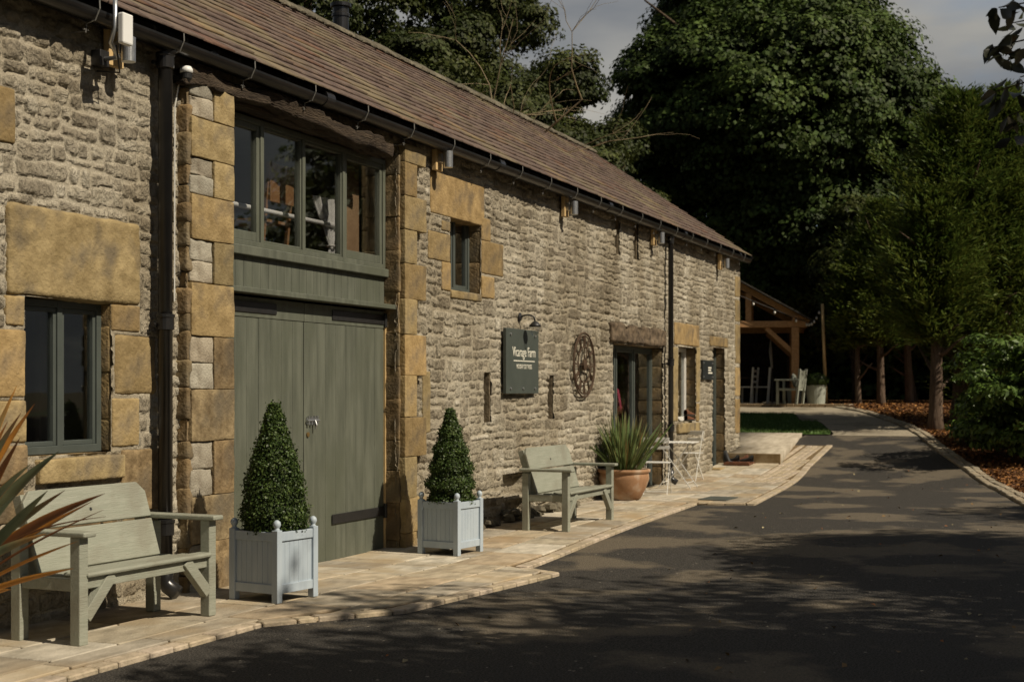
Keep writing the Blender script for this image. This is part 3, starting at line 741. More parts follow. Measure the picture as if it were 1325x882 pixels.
# ---- boarded double doors
DYP = .12
def wdoor():
    cano_z = wp(400, 388, -.0).z
    zc = wp(497, 399, DYP-.1).z; mid = (DX0+DX1)/2
    ztop = zc-.02; zbot = -.03
    for side, (x0, x1) in enumerate(((DX0-.02, wp(393, 500, DYP).x-.004), (wp(393, 500, DYP).x+.004, DX1-.03))):
        g_ = random.Random(20+side); mb = MB(); n = 8
        ws = [(x1-x0)/n]*n; x = x0
        for q in range(n):
            wq = ws[q]; mb.box(x+.0012, x+wq-.0012, DYP+g_.uniform(-.0015, .0015), DYP+.035, zbot, ztop-.17); x += wq
        mb.box(x0, x1, DYP+.02, DYP+.045, zbot, ztop-.1)
        leaf = mb.build('barn_door', M['door'], barn, bev=.004)
        mb = MB(); mb.box(x0, x1, DYP-.006, DYP+.03, ztop-.168, ztop); mb.build('top_rail', M['door'], leaf, bev=.004)
        # strap hinges
        for zc_, lab in ((ztop-.085, 'top'), (.36, 'bot')):
            mb = MB()
            if side: mb.box(x1-1.05, x1+.01, DYP-.016, DYP-.008, zc_-.045, zc_+.045); mb.tube([(x1+.0, DYP-.02, zc_-.07), (x1+.0, DYP-.02, zc_+.07)], .018)
            else: mb.box(x0-.0, x0+1.0, DYP-.016, DYP-.008, zc_-.045, zc_+.045)
            mb.build('strap_hinge', M['iron'], leaf, bev=.003)
        if side:
            z_ = wp(403, 545, DYP).z; xh = wp(402, 545, DYP).x
            mb = MB(); mb.box(xh-.09, xh+.10, DYP-.014, DYP-.004, z_-.02, z_+.035)
            for q in range(4): mb.box(xh-.08+q*.05, xh-.06+q*.05, DYP-.03, DYP-.012, z_-.03, z_+.05)
            mb.tube([(xh-.1, DYP-.026, z_+.01), (xh+.11, DYP-.026, z_+.01)], .009); mb.tube([(xh+.03, DYP-.03, z_+.01), (xh+.03, DYP-.045, z_-.03), (xh+.03, DYP-.03, z_-.07)], .008)
            mb.build('latch', M['steel'], leaf)
            mb = MB(); mb.lathe([(.0, 0), (.022, .002), (.022, .012), (.0, .014)], 16, (wp(396, 560, DYP).x+.02, DYP-.002, wp(396, 562, DYP).z), Matrix.Rotation(R(90), 3, 'X')); mb.build('keyhole_plate', M['brass'], leaf)
    mb = MB(); mb.box(DX1-.03, DX1-.008, DYP-.02, DYP+.05, -.03, ztop); mb.build('door_post', M['palewood'], barn, bev=.003)
    # canopy board and boarded panel above
    mb = MB(); mb.box(DX0-.03, DX1+.02, DYP-.13, DYP+.05, zc+.0, zc+.045); mb.build('drip_board', M['door'], barn, bev=.005)
    zs = wp(400, 338, DYP-.05).z
    mb = MB(); x = DX0-.02
    while x < DX1-.02: mb.box(x+.002, min(x+.125, DX1-.02), DYP, DYP+.04, zc+.046, zs-.02); x += .127
    mb.build('board_panel', M['door'], barn, bev=.003)
    mb = MB(); mb.box(DX0-.02, DX1-.0, DYP-.05, DYP+.06, zs-.03, zs+.05); mb.build('window_sill', M['door'], barn, bev=.008)
    # four-light window
    zw0, zw1 = zs+.052, wp(485, 204, DYP).z
    wn_ = MB(); cuts = [DX0-.02]+[wp(p, 250, DYP).x for p in (337, 391, 443)]+[DX1-.03]
    fw = .05
    wn_.box(cuts[0], cuts[-1], DYP-.02, DYP+.07, zw1-fw, zw1); wn_.box(cuts[0], cuts[-1], DYP-.019, DYP+.07, zw0, zw0+.045)
    for q, c_ in enumerate(cuts):
        wn_.box(c_-(fw/2 if 0 < q < 4 else (0 if q == 0 else fw)), c_+(fw/2 if 0 < q < 4 else (fw if q == 0 else 0)), DYP-.021, DYP+.068, zw0+.001, zw1-.001)
    W_ = wn_.build('upper_window', M['door'], barn, bev=.005)
    for q in range(4):
        x0, x1 = cuts[q]+(fw/2 if q else fw)+.0, cuts[q+1]-(fw/2 if q < 3 else fw)
        s_ = .048 if q in (0, 3) else .022
        mb = MB(); z0_, z1_ = zw0+.046, zw1-fw-.001
        mb.box(x0+.001, x0+s_, DYP-.008, DYP+.05, z0_, z1_); mb.box(x1-s_, x1-.001, DYP-.008, DYP+.05, z0_, z1_)
        mb.box(x0+s_, x1-s_, DYP-.0075, DYP+.05, z1_-s_, z1_); mb.box(x0+s_, x1-s_, DYP-.0075, DYP+.05, z0_, z0_+s_*(1.6 if q in (0, 3) else 1))
        ca = mb.build('casement', M['door'], W_, bev=.004)
        mb = MB(); mb.box(x0+s_-.004, x1-s_+.004, DYP+.02, DYP+.026, z0_+s_-.004, z1_-s_+.004); mb.build('pane', M['glass'], ca)
    return zw0, zw1, cuts
zw0, zw1, cuts = wdoor()

def frame_window(name, o, dep, m, cols, fw=.05, sash=.035, transom=None, bottom=None):
    x0, x1, z0, z1 = o
    if bottom is not None: z0 = bottom
    mb = MB(); mb.box(x0, x1, dep-.03, dep+.05, z1-fw, z1-.001); mb.box(x0, x1, dep-.031, dep+.05, z0+.001, z0+fw*1.1)
    xs = [x0+(x1-x0)*c_ for c_ in cols]
    for q, c_ in enumerate(xs):
        e = q == 0; f_ = q == len(xs)-1
        mb.box(c_ if e else (c_-fw if f_ else c_-fw/2), (c_+fw) if e else (c_ if f_ else c_+fw/2), dep-.032, dep+.049, z0+.002, z1-.002)
    W_ = mb.build(name, m, barn, bev=.004)
    for q in range(len(xs)-1):
        a, b = xs[q]+(fw if q == 0 else fw/2), xs[q+1]-(fw if q == len(xs)-2 else fw/2)
        zz0, zz1 = z0+fw*1.1+.001, z1-fw-.001
        mb = MB(); mb.box(a+.001, a+sash, dep-.02, dep+.03, zz0, zz1); mb.box(b-sash, b-.001, dep-.02, dep+.03, zz0, zz1)
        mb.box(a+sash, b-sash, dep-.0195, dep+.03, zz0, zz0+sash); mb.box(a+sash, b-sash, dep-.0195, dep+.03, zz1-sash, zz1)
        ca = mb.build('casement', m, W_, bev=.003)
        mb = MB(); mb.box(a+sash-.003, b-sash+.003, dep+.004, dep+.01, zz0+sash-.003, zz1-sash+.003); mb.build('pane', M['glass'], ca)
    return W_
frame_window('window', win_main, .11, M['slate_frame'], [0, .5, 1], .05, .03)
frame_window('window', w2, .17, M['slate_frame'], [0, .5, 1], .045, .035)
frame_window('glazed_door', fd, .2, M['slate_frame'], [0, .27, .62, 1], .05, .045, bottom=.03)
frame_window('window', w3, .2, M['whitepaint'], [0, .5, 1], .04, .03)
frame_window('front_door', d2, .2, M['slate_frame'], [0, 1], .06, .05, bottom=.1)
_s[0] += 1; stone('door_step', d2[0]-.08, d2[1]+.08, -.16, .3, -.1, .10+G(26)*.3, SB, _s[0], .006, .015)

# things seen inside the upper room
ch = thing('pine_chair', 'brown pine chair with a slanting back behind the upper barn window', 'chair', (wp(345, 300, .5).x, .62, 2.62))
def pine():
    mb = MB(); mb.box(-.22, .22, -.2, .22, .43, .46); mb.build('seat', M['pine'], ch, bev=.006)
    for sx in (-.2, .2):
        mb = MB(); mb.bar((sx, -.18, 0), (sx*1.0, -.27, .95), .035, .035); mb.build('leg', M['pine'], ch, bev=.004)
        mb = MB(); mb.bar((sx, .18, 0), (sx, .18, .43), .035, .035); mb.build('leg', M['pine'], ch, bev=.004)
    mb = MB(); mb.box(-.2, .2, -.285, -.255, .60, .95); mb.build('backrest', M['pine'], ch, bev=.006)
pine()
cl_x = wp(422, 305, .4).x
ct = thing('tied_linen_blind', 'grey and white cloth gathered with a tie behind the third upper pane', 'curtain', (cl_x, .34, zw0-.05))
def curtain():
    V = []; Q = []; n, mz = 26, 14
    for i in range(mz+1):
        t = i/mz; z = .05+.62*t; w_ = .22*(abs(t-.28)*1.5+.18)
        for j in range(n+1):
            s = j/n; V.append(((s-.5)*2*w_ + (t-.28)*-.12, .03*math.sin(s*26)*(abs(t-.28)+.2), z))
    Q = [(i*(n+1)+j, i*(n+1)+j+1, (i+1)*(n+1)+j+1, (i+1)*(n+1)+j) for i in range(mz) for j in range(n)]
    npmesh('cloth', V, Q, M['linen'], smooth=True, parent=ct)
    mb = MB(); mb.tube([(.045*math.cos(t*.7), .045*math.sin(t*.7), .225) for t in range(10)], .012, 6); mb.build('tie', M['whitepaint'], ct)
curtain()
b_ = MB(); b_.box(cuts[3]+.35, cuts[3]+.75, .35, .40, zw0, zw1+.1); o = b_.build('long_curtain', M['dresser']); tag(o, 'brown hanging curtain behind the rightmost upper pane', 'curtain')

b_ = MB(); zr_ = wp(400, 285, .32).z; b_.tube([(cuts[0]+.05, .32, zr_), (cuts[3]+.4, .32, zr_)], .022, 10); o = b_.build('safety_rail', M['white'], None, smooth=True); tag(o, 'pale horizontal safety rail inside the upper barn window', 'rail')
# ---- roof
EY, EZ = -.22, 4.16; RY, RZ = 3.1, 6.42
pitch = math.atan2(RZ-EZ, RY-EY); SL = math.hypot(RZ-EZ, RY-EY)
def roof():
    rs = random.Random(9)
    V = []; Q = []; Cc = []
    def slate(x0, x1, s0, s1, th, side):
        k = len(V); tl = rs.uniform(-.0025, .0025); lf = rs.uniform(.0, .003)
        dy, dz = math.cos(pitch), math.sin(pitch); nyy, nzz = -math.sin(pitch), math.cos(pitch)
        pts = []
        for (xx, s_, up) in ((x0, s0, th+.012+lf+tl), (x1, s0, th+.012+lf-tl), (x1, s1, th*.3), (x0, s1, th*.3)):
            for e in (up, up-th):
                y = EY+s_*dy+e*nyy; z = EZ+s_*dz+e*nzz
                if side: y = 2*RY-y
                pts.append((xx, y, z))
        V.extend(pts); t = rs.random(); g_ = rs.uniform(.85, 1.10)
        if t < .05: c_ = (1.12*g_, .86*g_, .72*g_)
        elif t < .3: c_ = (1.05*g_, 1.0*g_, .95*g_)
        elif t < .36: c_ = (1.35*g_, 1.2*g_, .95*g_)
        else: c_ = (g_, .93*g_, .88*g_)
        Cc.extend([(*c_, 1)]*8)
        f = [(0, 2, 4, 6), (0, 1, 3, 2), (2, 3, 5, 4), (6, 7, 1, 0)]
        for q in f: Q.append(tuple(k+i for i in (q if not side else q[::-1])))
    N = 18; ex = SL/N
    for side in (0, 1):
        for i in range(N):
            x = WL-.25-rs.uniform(0, .25)
            while x < WR-.05:
                wd = rs.uniform(.26, .46) if not side else .5
                slate(x+.002, min(x+wd, WR+.02)-.002, i*ex-.01, (i+1)*ex+.05, rs.uniform(.010, .018), side); x += wd
    o = npmesh('roof', V, Q, M['slate'], Cc, parent=barn)
    mb = MB(); x = WL-.2; 
    nseg = 0
    while x < WR-.02:
        l = .42; mb.cc = ((1.9, 1.6, 1.15, 1) if 27 <= nseg <= 28 else (rs.uniform(.7, 1.15),)*3+(1,))
        j = rs.uniform(-.012, .012)
        poly = [(-.17, -.115), (-.15, -.06), (0, .045+j), (.15, -.06), (.17, -.115), (0, -.01)]
        Mx = Matrix(((0, 0, 1, x+.005), (1, 0, 0, RY), (0, 1, 0, RZ+.05), (0, 0, 0, 1)))
        mb.prism(poly, 0, min(l, WR+.02-x)-.01, Mx); x += l; nseg += 1
    mb.build('ridge_tile', M['ridge'], o, bev=.01, col=True, seg=1)
    # mortar lumps and moss along the ridge
    V2 = []; Q2 = []
    r_ = np.random.default_rng(4)
    m2 = MB()
    for q in range(240):
        x = r_.uniform(WL+4, WR); s_ = r_.uniform(.01, .035); y = RY-.17+r_.uniform(-.03, .02); m2.cc = (r_.uniform(.5, 1.1),)*3+(1,)
        m2.lathe([(0, -s_), (s_*1.6, -s_*.3), (s_*1.2, s_*.5), (0, s_*.8)], 7, (x, y, RZ-.06+(y-RY+.17)*.7))
    tag(m2.build('ridge_mortar', M['ridge'], o, col=True), kind='stuff')
    mb = MB(); fx, fz = wp(441, 20, RY+.5), 0
    fx = fx.x; zt_ = wp(441, 8, RY+.5).z
    flue = mb.tube([(fx, RY+.5, 5.9), (fx, RY+.5, zt_-.1)], .115, 20).build('flue', M['upvc'], o, smooth=False)
    mb = MB(); mb.lathe([(0, -.16), (.13, -.16), (.13, -.12), (.115, -.10), (.115, -.03), (.15, -.02), (.15, .03), (.02, .06), (0, .06)], 20, (fx, RY+.5, zt_)); mb.build('flue_cap', M['upvc'], flue)
    # verge and eaves board
    mb = MB()
    for side in (0, 1):
        dy = 1 if side == 0 else -1
        y0 = EY if side == 0 else 2*RY-EY
        mb.bar((WR+.0, y0, EZ-.09), (WR+.0, RY, RZ-.09), .03, .16)
        mb.bar((WL-.2, y0, EZ-.09), (WL-.2, RY, RZ-.09), .03, .16)
    mb.build('verge_board', M['iron'], o)
roof()
b_ = MB(); b_.box(WL-.1, WR-.02, -.085, -.06, 4.05, 4.2); b_.build('eaves_board', M['iron'], barn)
b_ = MB(); b_.box(WL, WR, -.06, .1, 4.15, 4.2); b_.build('soffit', M['oak'], barn)
GY, GZ = -.165, 4.10
mb = MB(); n = 14; prof = [(GY+.072*math.cos(R(180+180*k/n)), GZ+.072*math.sin(R(180+180*k/n))) for k in range(n+1)]
profi = [(GY+.062*math.cos(R(180+180*k/n)), GZ+.062*math.sin(R(180+180*k/n))) for k in range(n+1)][::-1]
P_ = prof+profi; V = []; 
for xx in (WL-.2, WR+.02): V += [(xx, y, z) for y, z in P_]
m_ = len(P_); mb.add(V, [(i, (i+1) % m_, (i+1) % m_+m_, i+m_) for i in range(m_)]+[tuple(range(m_))[::-1], tuple(range(m_, 2*m_))])
gut = mb.build('gutter', M['upvc'], barn, smooth=False)
x = 2.0
for x in np.arange(2.05, WR, .95):
    mb = MB(); mb.tube([(x, GY-.085+.0, GZ+.055), (x, GY-.088, GZ+.0), (x, GY-.05, GZ-.075), (x, GY+.02, GZ-.09), (x, GY+.085, GZ-.05)], .005, 6)
    mb.tube([(x, GY+.02, GZ-.085), (x, GY+.03, GZ-.15)], .005, 6); mb.tube([(x, GY+.03, GZ-.14), (x, -.01, GZ-.14)], .005, 6)
    mb.tube([(x-.025, GY+.03, GZ-.13), (x+.025, GY+.03, GZ-.13)], .006, 6)
    mb.build('gutter_bracket', M['dullsteel'], barn)
for x in np.arange(3.1, WR, 3.9):
    mb = MB(); 
    for k in range(n): pass
    V = []; rr_ = .082
    Pq = [(GY+rr_*math.cos(R(180+180*k/n)), GZ+.003+rr_*math.sin(R(180+180*k/n))) for k in range(n+1)]
    mb.tube([(x-.07, GY, GZ-.004), (x+.07, GY, GZ-.004)], .0755, 20); 
    mb.build('gutter_joint', M['upvc'], barn)
def downpipe(px, py, y=-.11, r=.052, side=1):
    X = wp(px, py, y).x
    mb = MB(); mb.tube([(X, GY+.02, GZ-.03), (X, GY+.02, GZ-.07), (X, y, GZ-.12), (X, y, .26)], r, 18)
    dp = mb.build('downpipe', M['upvc'], barn, smooth=True)
    for zc in (GZ-.14, 2.05 if side else 2.0, .95 if not side else .55):
        mb = MB(); mb.lathe([(r+.001, -.06), (r+.012, -.055), (r+.012, .03), (r+.018, .035), (r+.018, .055), (r+.001, .06)], 18, (X, y, zc)); mb.tube([(X-r-.03, y+.05, zc-.02), (X+r+.03, y+.05, zc-.02)], .016, 8)
        mb.build('pipe_collar', M['upvc'], dp)
    mb = MB(); mb.tube([(X, y, .28), (X, y, .17), (X, y-.02, .12), (X+.005, y-.10, .075)], [r+.008, r+.005, r+.004, r+.006], 16); mb.build('pipe_shoe', M['upvc'], dp, smooth=True)
downpipe(214, 400); downpipe(868, 450, side=0, r=.042)

# ------------------------------------------------------------------ wall lights
def wall_light(px, py, hpx, label, first=[None]):
    p = wp(px, py, 0)
    if first[0] is None:
        r = thing('wall_light', label, 'light', (0, 0, 0), group='up and down lights on wooden blocks under the gutter')
        mb = MB(); mb.box(-.08, .08, -.05, .0, -.14, .14); mb.build('wood_block', M['palewood'], r, bev=.004)
        mb = MB(); mb.box(-.03, .03, -.10, -.05, -.06, .03); mb.build('arm', M['steel'], r, bev=.004)
        mb = MB(); mb.lathe([(.045, -.085), (.05, -.085), (.05, .085), (.045, .085), (.04, .06), (0, .06)], 22, (0, -.15, -.03)); mb.build('lamp_body', M['steel'], r)
        first[0] = r
    else: r = dup(first[0], label=label)
    r.location = (p.x, -.035, p.z); return r
wall_light(138, 62, 0, 'silver cylinder wall light on an orange block beside the white aerial box')
wall_light(559, 204, 0, 'silver cylinder wall light on a pale block just right of the barn doors')
wall_light(725.5, 267, 0, 'silver cylinder wall light on a pale block above the round iron ornament')
wall_light(841, 306, 0, 'silver cylinder wall light on a block just left of the far downpipe')
wall_light(927.5, 339, 0, 'silver cylinder wall light on a block nearest the far end of the barn')

# aerial
p = wp(122, 78, 0)
ae = thing('wifi_aerial', 'flat white aerial box on a short steel pole and curved bracket under the gutter', 'aerial', (p.x, 0, p.z), world=True)
q = wp(149, 40, -.30)
mb = MB(); mb.box(p.x-.05, p.x+.05, -.09, -.01, p.z-.05, p.z+.06); mb.build('wall_plate', M['iron'], ae, bev=.005)
mb = MB(); mb.tube([(p.x, -.08, p.z+.0), (p.x+.0, -.2, p.z+.0), (q.x-.01, -.27, p.z+.06), (q.x, -.30, p.z+.16), (q.x, -.30, q.z+.25)], .016, 10); mb.build('pole', M['steel'], ae, smooth=True)
mb = MB(); mb.box(q.x-.01, q.x+.10, -.375, -.325, q.z-.09, q.z+.12); mb.build('aerial_box', M['white'], ae, bev=.012)
mb = MB(); mb.tube([(q.x, -.31, q.z-.1), (p.x+.02, -.2, p.z-.10), (p.x-.01, -.03, p.z-.08)], .006, 6); mb.build('cable', M['iron'], ae, smooth=True)
p = wp(231, 96, -.05)
cm = thing('security_camera', 'small white and black dome camera beside the near downpipe top', 'camera', (p.x, -.05, p.z), world=True)
mb = MB(); mb.lathe([(0, .05), (.035, .05), (.048, .03), (.048, .0), (0, .0)], 18, (p.x, -.12, p.z)); mb.build('camera_cap', M['white'], cm, smooth=True)
mb = MB(); mb.lathe([(.044, -.001), (.042, -.04), (.025, -.065), (0, -.07)], 18, (p.x, -.12, p.z)); mb.box(p.x-.02, p.x+.02, -.09, -.0, p.z-.05, p.z-.01); mb.build('dome', M['iron'], cm)
mb = MB(); mb.tube([(p.x, -.06, p.z-.05), (p.x-.02, -.03, p.z-.25), (p.x-.015, -.025, p.z-.9), (p.x-.01, -.02, p.z-1.7)], .006, 6); mb.build('cable', M['whitepaint'], cm)
p = wp(258, 76, -.05)
sp_ = thing('black_spotlight', 'small round black spotlight fixed under the gutter near the beam end', 'light', (p.x, -.1, p.z), world=True)
mb = MB(); mb.lathe([(0, -.03), (.05, -.03), (.055, .03), (.045, .04), (0, .03)], 18, (p.x, -.16, p.z), Matrix.Rotation(R(70), 3, 'X')); mb.build('lamp_head', M['iron'], sp_)
mb = MB(); mb.bar((p.x, -.14, p.z), (p.x, -.0, p.z-.03), .02, .03); mb.build('bracket', M['iron'], sp_)

# ------------------------------------------------------------------ signs
def text(s, size, loc, m, parent, name='lettering', ext=.002, sx=1.0, font=None, align='CENTER'):
    cu = bpy.data.curves.new(name, 'FONT'); cu.body = s; cu.size = size; cu.extrude = ext; cu.align_x = align; cu.align_y = 'CENTER'
    cu.resolution_u = 3
    tmp = bpy.data.objects.new('t', cu); C.objects.link(tmp)
    dg = bpy.context.evaluated_depsgraph_get(); me = bpy.data.meshes.new_from_object(tmp.evaluated_get(dg))
    bpy.data.objects.remove(tmp)
    n = len(me.vertices); co = np.zeros(n*3); me.vertices.foreach_get('co', co); co = co.reshape(-1, 3)
    V = np.stack([co[:, 0]*sx+loc[0], loc[1]-co[:, 2], co[:, 1]+loc[2]], -1); c = (V.min(0)+V.max(0))/2
    me.vertices.foreach_set('co', (V-c).ravel()); me.materials.clear(); me.materials.append(m); me.update()
    return link(name, me, parent, c)
SY = -.075
x0, x1 = wp(655, 470, SY).x, wp(697, 470, SY).x; zc = wp(676, 467, SY).z; z1, z0 = wp(676, 426, SY).z, wp(676, 509, SY).z
sg = thing('farm_sign', 'tall dark green farm sign with cream lettering between the two wall slits', 'sign', ((x0+x1)/2, -.0, zc), world=True)
mb = MB(); mb.box(x0, x1, SY, -.035, z0, z1); board = mb.build('board', M['signgreen'], sg, bev=.004)
mb = MB(); 
for xx in (x0+.1, x1-.1): mb.box(xx-.02, xx+.02, -.035, .02, z0+.1, z1-.1)
mb.build('batten', M['signdark'], sg)
W_ = x1-x0; xm_ = (x0+x1)/2+.0
text('Vicarage Farm', .165, (xm_+.04, SY-.002, wp(678, 456, SY).z), M['cream'], board, sx=W_*.82/1.09)
mb = MB(); mb.box(xm_-.30, xm_+.38, SY-.003, SY-.0005, wp(678, 467, SY).z-.006, wp(678, 467, SY).z+.006); mb.build('rule', M['cream'], board)
text('HOLIDAY COTTAGES', .075, (xm_+.04, SY-.002, wp(678, 474.5, SY).z), M['cream'], board, sx=W_*.52/.80)
for sx_, sz in ((x0+.13, z1-.07), (x1-.13, z1-.07), (x0+.13, z0+.06), (xm_, z0+.06), (x1-.13, z0+.06)):
    mb = MB(); mb.lathe([(0, 0), (.016, 0), (.016, .012), (0, .016)], 12, (sx_, SY-.001, sz), Matrix.Rotation(R(90), 3, 'X')); mb.build('screw', M['steel'], board)
# swan neck lamp over the sign
p = wp(671, 410, 0)
lm = thing('sign_lamp', 'black swan neck lamp with a glass shade above the farm sign', 'lamp', (p.x, 0, p.z), world=True)
mb = MB(); mb.lathe([(0, 0), (.05, 0), (.05, .015), (.02, .03), (0, .03)], 18, (p.x, -.01, p.z), Matrix.Rotation(R(90), 3, 'X')); mb.build('wall_plate', M['iron'], lm, smooth=False)
hx = p.x+.02
mb = MB(); mb.tube([(p.x, -.02, p.z), (p.x+.005, -.08, p.z+.02), (p.x+.01, -.14, p.z+.02), (hx, -.19, p.z-.0), (hx, -.205, p.z-.05)], .010, 10); mb.build('arm', M['iron'], lm, smooth=True)
mb = MB(); mb.lathe([(.012, .03), (.03, .02), (.065, -.015), (.075, -.04), (.07, -.04), (.02, 0), (0, 0)], 20, (hx, -.205, p.z-.08)); mb.build('lamp_shade', M['iron'], lm, smooth=True)
mb = MB(); mb.lathe([(.055, -.04), (.052, -.11), (.035, -.145), (0, -.15)], 18, (hx, -.205, p.z-.08)); mb.build('glass_jar', M['glass'], lm, smooth=True)
# small name plate
SY2 = -.05; x0, x1 = wp(909.5, 478, SY2).x, wp(923, 478, SY2).x; zz1, zz0 = wp(916, 466, SY2).z, wp(916, 491, SY2).z
ss = thing('door_sign', 'small black name plate with pale lettering beside the far front door', 'sign', ((x0+x1)/2, -.02, (zz0+zz1)/2), world=True)
mb = MB(); mb.box(x0, x1, SY2, -.005, zz0, zz1); bd_ = mb.build('board', M['signdark'], ss, bev=.003)
mb = MB(); wz = (zz1-zz0)
for k, (fr, wd_) in enumerate(((.62, .34), (.50, .30), (.36, .44))):
    mb.box((x0+x1)/2+.0, (x0+x1)/2+(x1-x0)*wd_*.9, SY2-.002, SY2-.0005, zz0+wz*fr-.015, zz0+wz*fr+.012)
mb.build('lettering', M['cream'], bd_)
for a_ in (x0+.06, x1-.06):
    for b2 in (zz0+.05, zz1-.05):
        mb = MB(); mb.lathe([(0, 0), (.014, 0), (.012, .012), (0, .014)], 10, (a_, SY2-.001, b2), Matrix.Rotation(R(90), 3, 'X')); mb.build('screw', M['steel'], bd_)

# round iron wall ornament (skeleton clock)
p = wp(756, 472, -.05)
rad = (wp(756, 431, -.05).z-wp(756, 514, -.05).z)/2
ok_ = thing('iron_wall_clock', 'large round rusty skeleton clock with roman numerals on the stone wall', 'clock', (p.x, -.05, p.z), world=True)
def ring(r, t, name='ring'):
    mb = MB(); mb.tube([(p.x+r*math.cos(a), -.05, p.z+r*math.sin(a)) for a in np.linspace(0, 2*math.pi, 49)], t, 6, False); return mb.build(name, M['rust'], ok_, smooth=True)
ring(rad, .012); ring(rad*.91, .009); ring(rad*.56, .010)
for k, nm in enumerate(['XII', 'I', 'II', 'III', 'IIII', 'V', 'VI', 'VII', 'VIII', 'IX', 'X', 'XI']):
    a = math.pi/2-k*math.pi/6; mb = MB(); wdt = {'I': .035, 'V': .09, 'X': .09}
    tot = sum(wdt[c_] for c_ in nm)*.6; u_ = Vector((math.sin(a), 0, -math.cos(a))); o_ = Vector((math.cos(a), 0, math.sin(a))); c0 = Vector((p.x, -.05, p.z)); s_ = -tot/2
    r0, r1 = rad*.58, rad*.89
    for c_ in nm:
        w_ = wdt[c_]*.6; l = s_+.008; r_ = s_+w_-.008; mdl = (l+r_)/2
        if c_ == 'I': mb.tube([c0+o_*r0+u_*mdl, c0+o_*r1+u_*mdl], .008, 5)
        elif c_ == 'V': mb.tube([c0+o_*r1+u_*l, c0+o_*r0+u_*mdl, c0+o_*r1+u_*r_], .007, 5)
        else: mb.tube([c0+o_*r1+u_*l, c0+o_*r0+u_*r_], .007, 5); mb.tube([c0+o_*r1+u_*r_, c0+o_*r0+u_*l], .007, 5)
        s_ += w_
    mb.build('numeral', M['rust'], ok_)
mb = MB(); mb.lathe([(0, 0), (.075, 0), (.075, .03), (0, .045)], 20, (p.x, -.04, p.z), Matrix.Rotation(R(90), 3, 'X')); mb.build('hub', M['rust'], ok_)
for ang, ln in ((R(80), .75), (R(-15), .5)):
    mb = MB(); mb.bar((p.x, -.075, p.z), (p.x+rad*ln*math.cos(ang), -.075, p.z+rad*ln*math.sin(ang)), .006, .03); mb.build('hand', M['rust'], ok_)
mb = MB()
for a in (0, math.pi/2, math.pi, 1.5*math.pi): mb.tube([(p.x, -.05, p.z), (p.x+rad*.56*math.cos(a), -.05, p.z+rad*.56*math.sin(a))], .006, 5)
mb.build('spoke', M['rust'], ok_)

# ------------------------------------------------------------------ benches
def bench(label, P0, ang, Lc, back_shift=0):
    """P0 near-front-left foot corner, Lc outer length; local x along the wall, y back"""
    r = thing('garden_bench', label, 'bench', P0, ang, group='sage painted wooden benches against the barn wall')
    D = .54; lw = .075; m = M['sage']; top = .645
    def leg(x, y, h, nm='leg'):
        mb = MB(); mb.box(x, x+lw, y, y+lw, 0, h); mb.build(nm, m, r, bev=.006)
    leg(0, 0, top); leg(Lc-lw, 0, top); leg(0, D-lw, top-.02); leg(Lc-lw, D-lw, top-.02)
    mb = MB()
    for k in range(4):
        y0 = -.015+k*.118; z = .43-k*.012
        mb.box(lw+.004-.02 if k == 0 else .01+lw*.0+.08, Lc-lw-.004+.02 if k == 0 else Lc-.09, y0, y0+.11, z-.03, z)
    mb.build('seat', m, r, bev=.012)
    mb = MB(); mb.box(lw, Lc-lw, .02, .045, .33, .398); mb.box(lw, Lc-lw, D-.06, D-.035, .30, .37); mb.build('seat_rail', m, r, bev=.004)
    for x in (.012, Lc-.012-.05):
        mb = MB(); mb.box(x, x+.05, lw, D-lw, .32, .395); mb.build('side_rail', m, r, bev=.005)
    for x0, sg_ in ((lw, 1), (Lc-lw, -1)):
        mb = MB(); mb.bar((x0-.005*sg_, .03, .16), (x0+.23*sg_, .03, .395), .075, .055, (0, 1, 0)); mb.build('corner_brace', m, r, bev=.004)
    # backrest, two wide boards leaning back
    for x_n in (.12, Lc/2, Lc-.12):
        mb = MB()
        for k in range(4): mb.lathe([(0, 0), (.005, 0), (.004, .0015), (0, .0015)], 8, (x_n, -.015+k*.118+.055, .43-k*.012))
        mb.build('screw_heads', M['dullsteel'], r)
    tilt = R(17)
    Mx = MX((0, D-.13, .40), -tilt, 0, 0)
    rs = random.Random(4)
    for k, (za, zb) in enumerate(((.0, .255), (.27, .515))):
        mb = MB(); c_ = .07 if k else 0
        poly = [(.09, za), (Lc-.09, za), (Lc-.09-(.0), zb-c_), (Lc-.09-c_, zb), (.09+c_, zb), (.09, zb-c_)] if k else [(.09, za), (Lc-.09, za), (Lc-.09, zb), (.09, zb)]
        M2 = Mx @ Matrix(((1, 0, 0, 0), (0, 0, -1, 0), (0, 1, 0, 0), (0, 0, 0, 1)))
        mb.prism(poly, -.014, .014, M2); b3 = mb.build('backrest', m, r, bev=.006)
        if k:
            mb = MB(); mb.lathe([(0, 0), (.011, 0), (.011, .003), (0, .003)], 10, Mx @ Vector((Lc*.5, -.0145, .36)), Matrix.Rotation(R(90)-tilt, 3, 'X')); mb.build('carved_mark', M['rubber'], b3)
    for x in (.11, Lc-.15):
        mb = MB(); mb.box(x, x+.035, .016, .085, -.08, .50, Mx); mb.build('back_support', m, r, bev=.004)
    for x in (-.018, Lc-lw-.018):
        mb = MB(); mb.box(x, x+.11, -.05, D+.03, top, top+.032); mb.build('armrest', m, r, bev=.010, seg=3)
    return r
FL = gp(103, 843.8); FR = gp(280.7, 804.1)
v = FR-FL
bench('sage green bench nearest the camera, below the two pane window', (FL.x, FL.y, FL.z+.034), math.atan2(v.y, v.x)+R(2), v.length+.075*.0+.05)
f2 = gp(738, 692.2); f3 = gp(790, 676); v = f3-f2
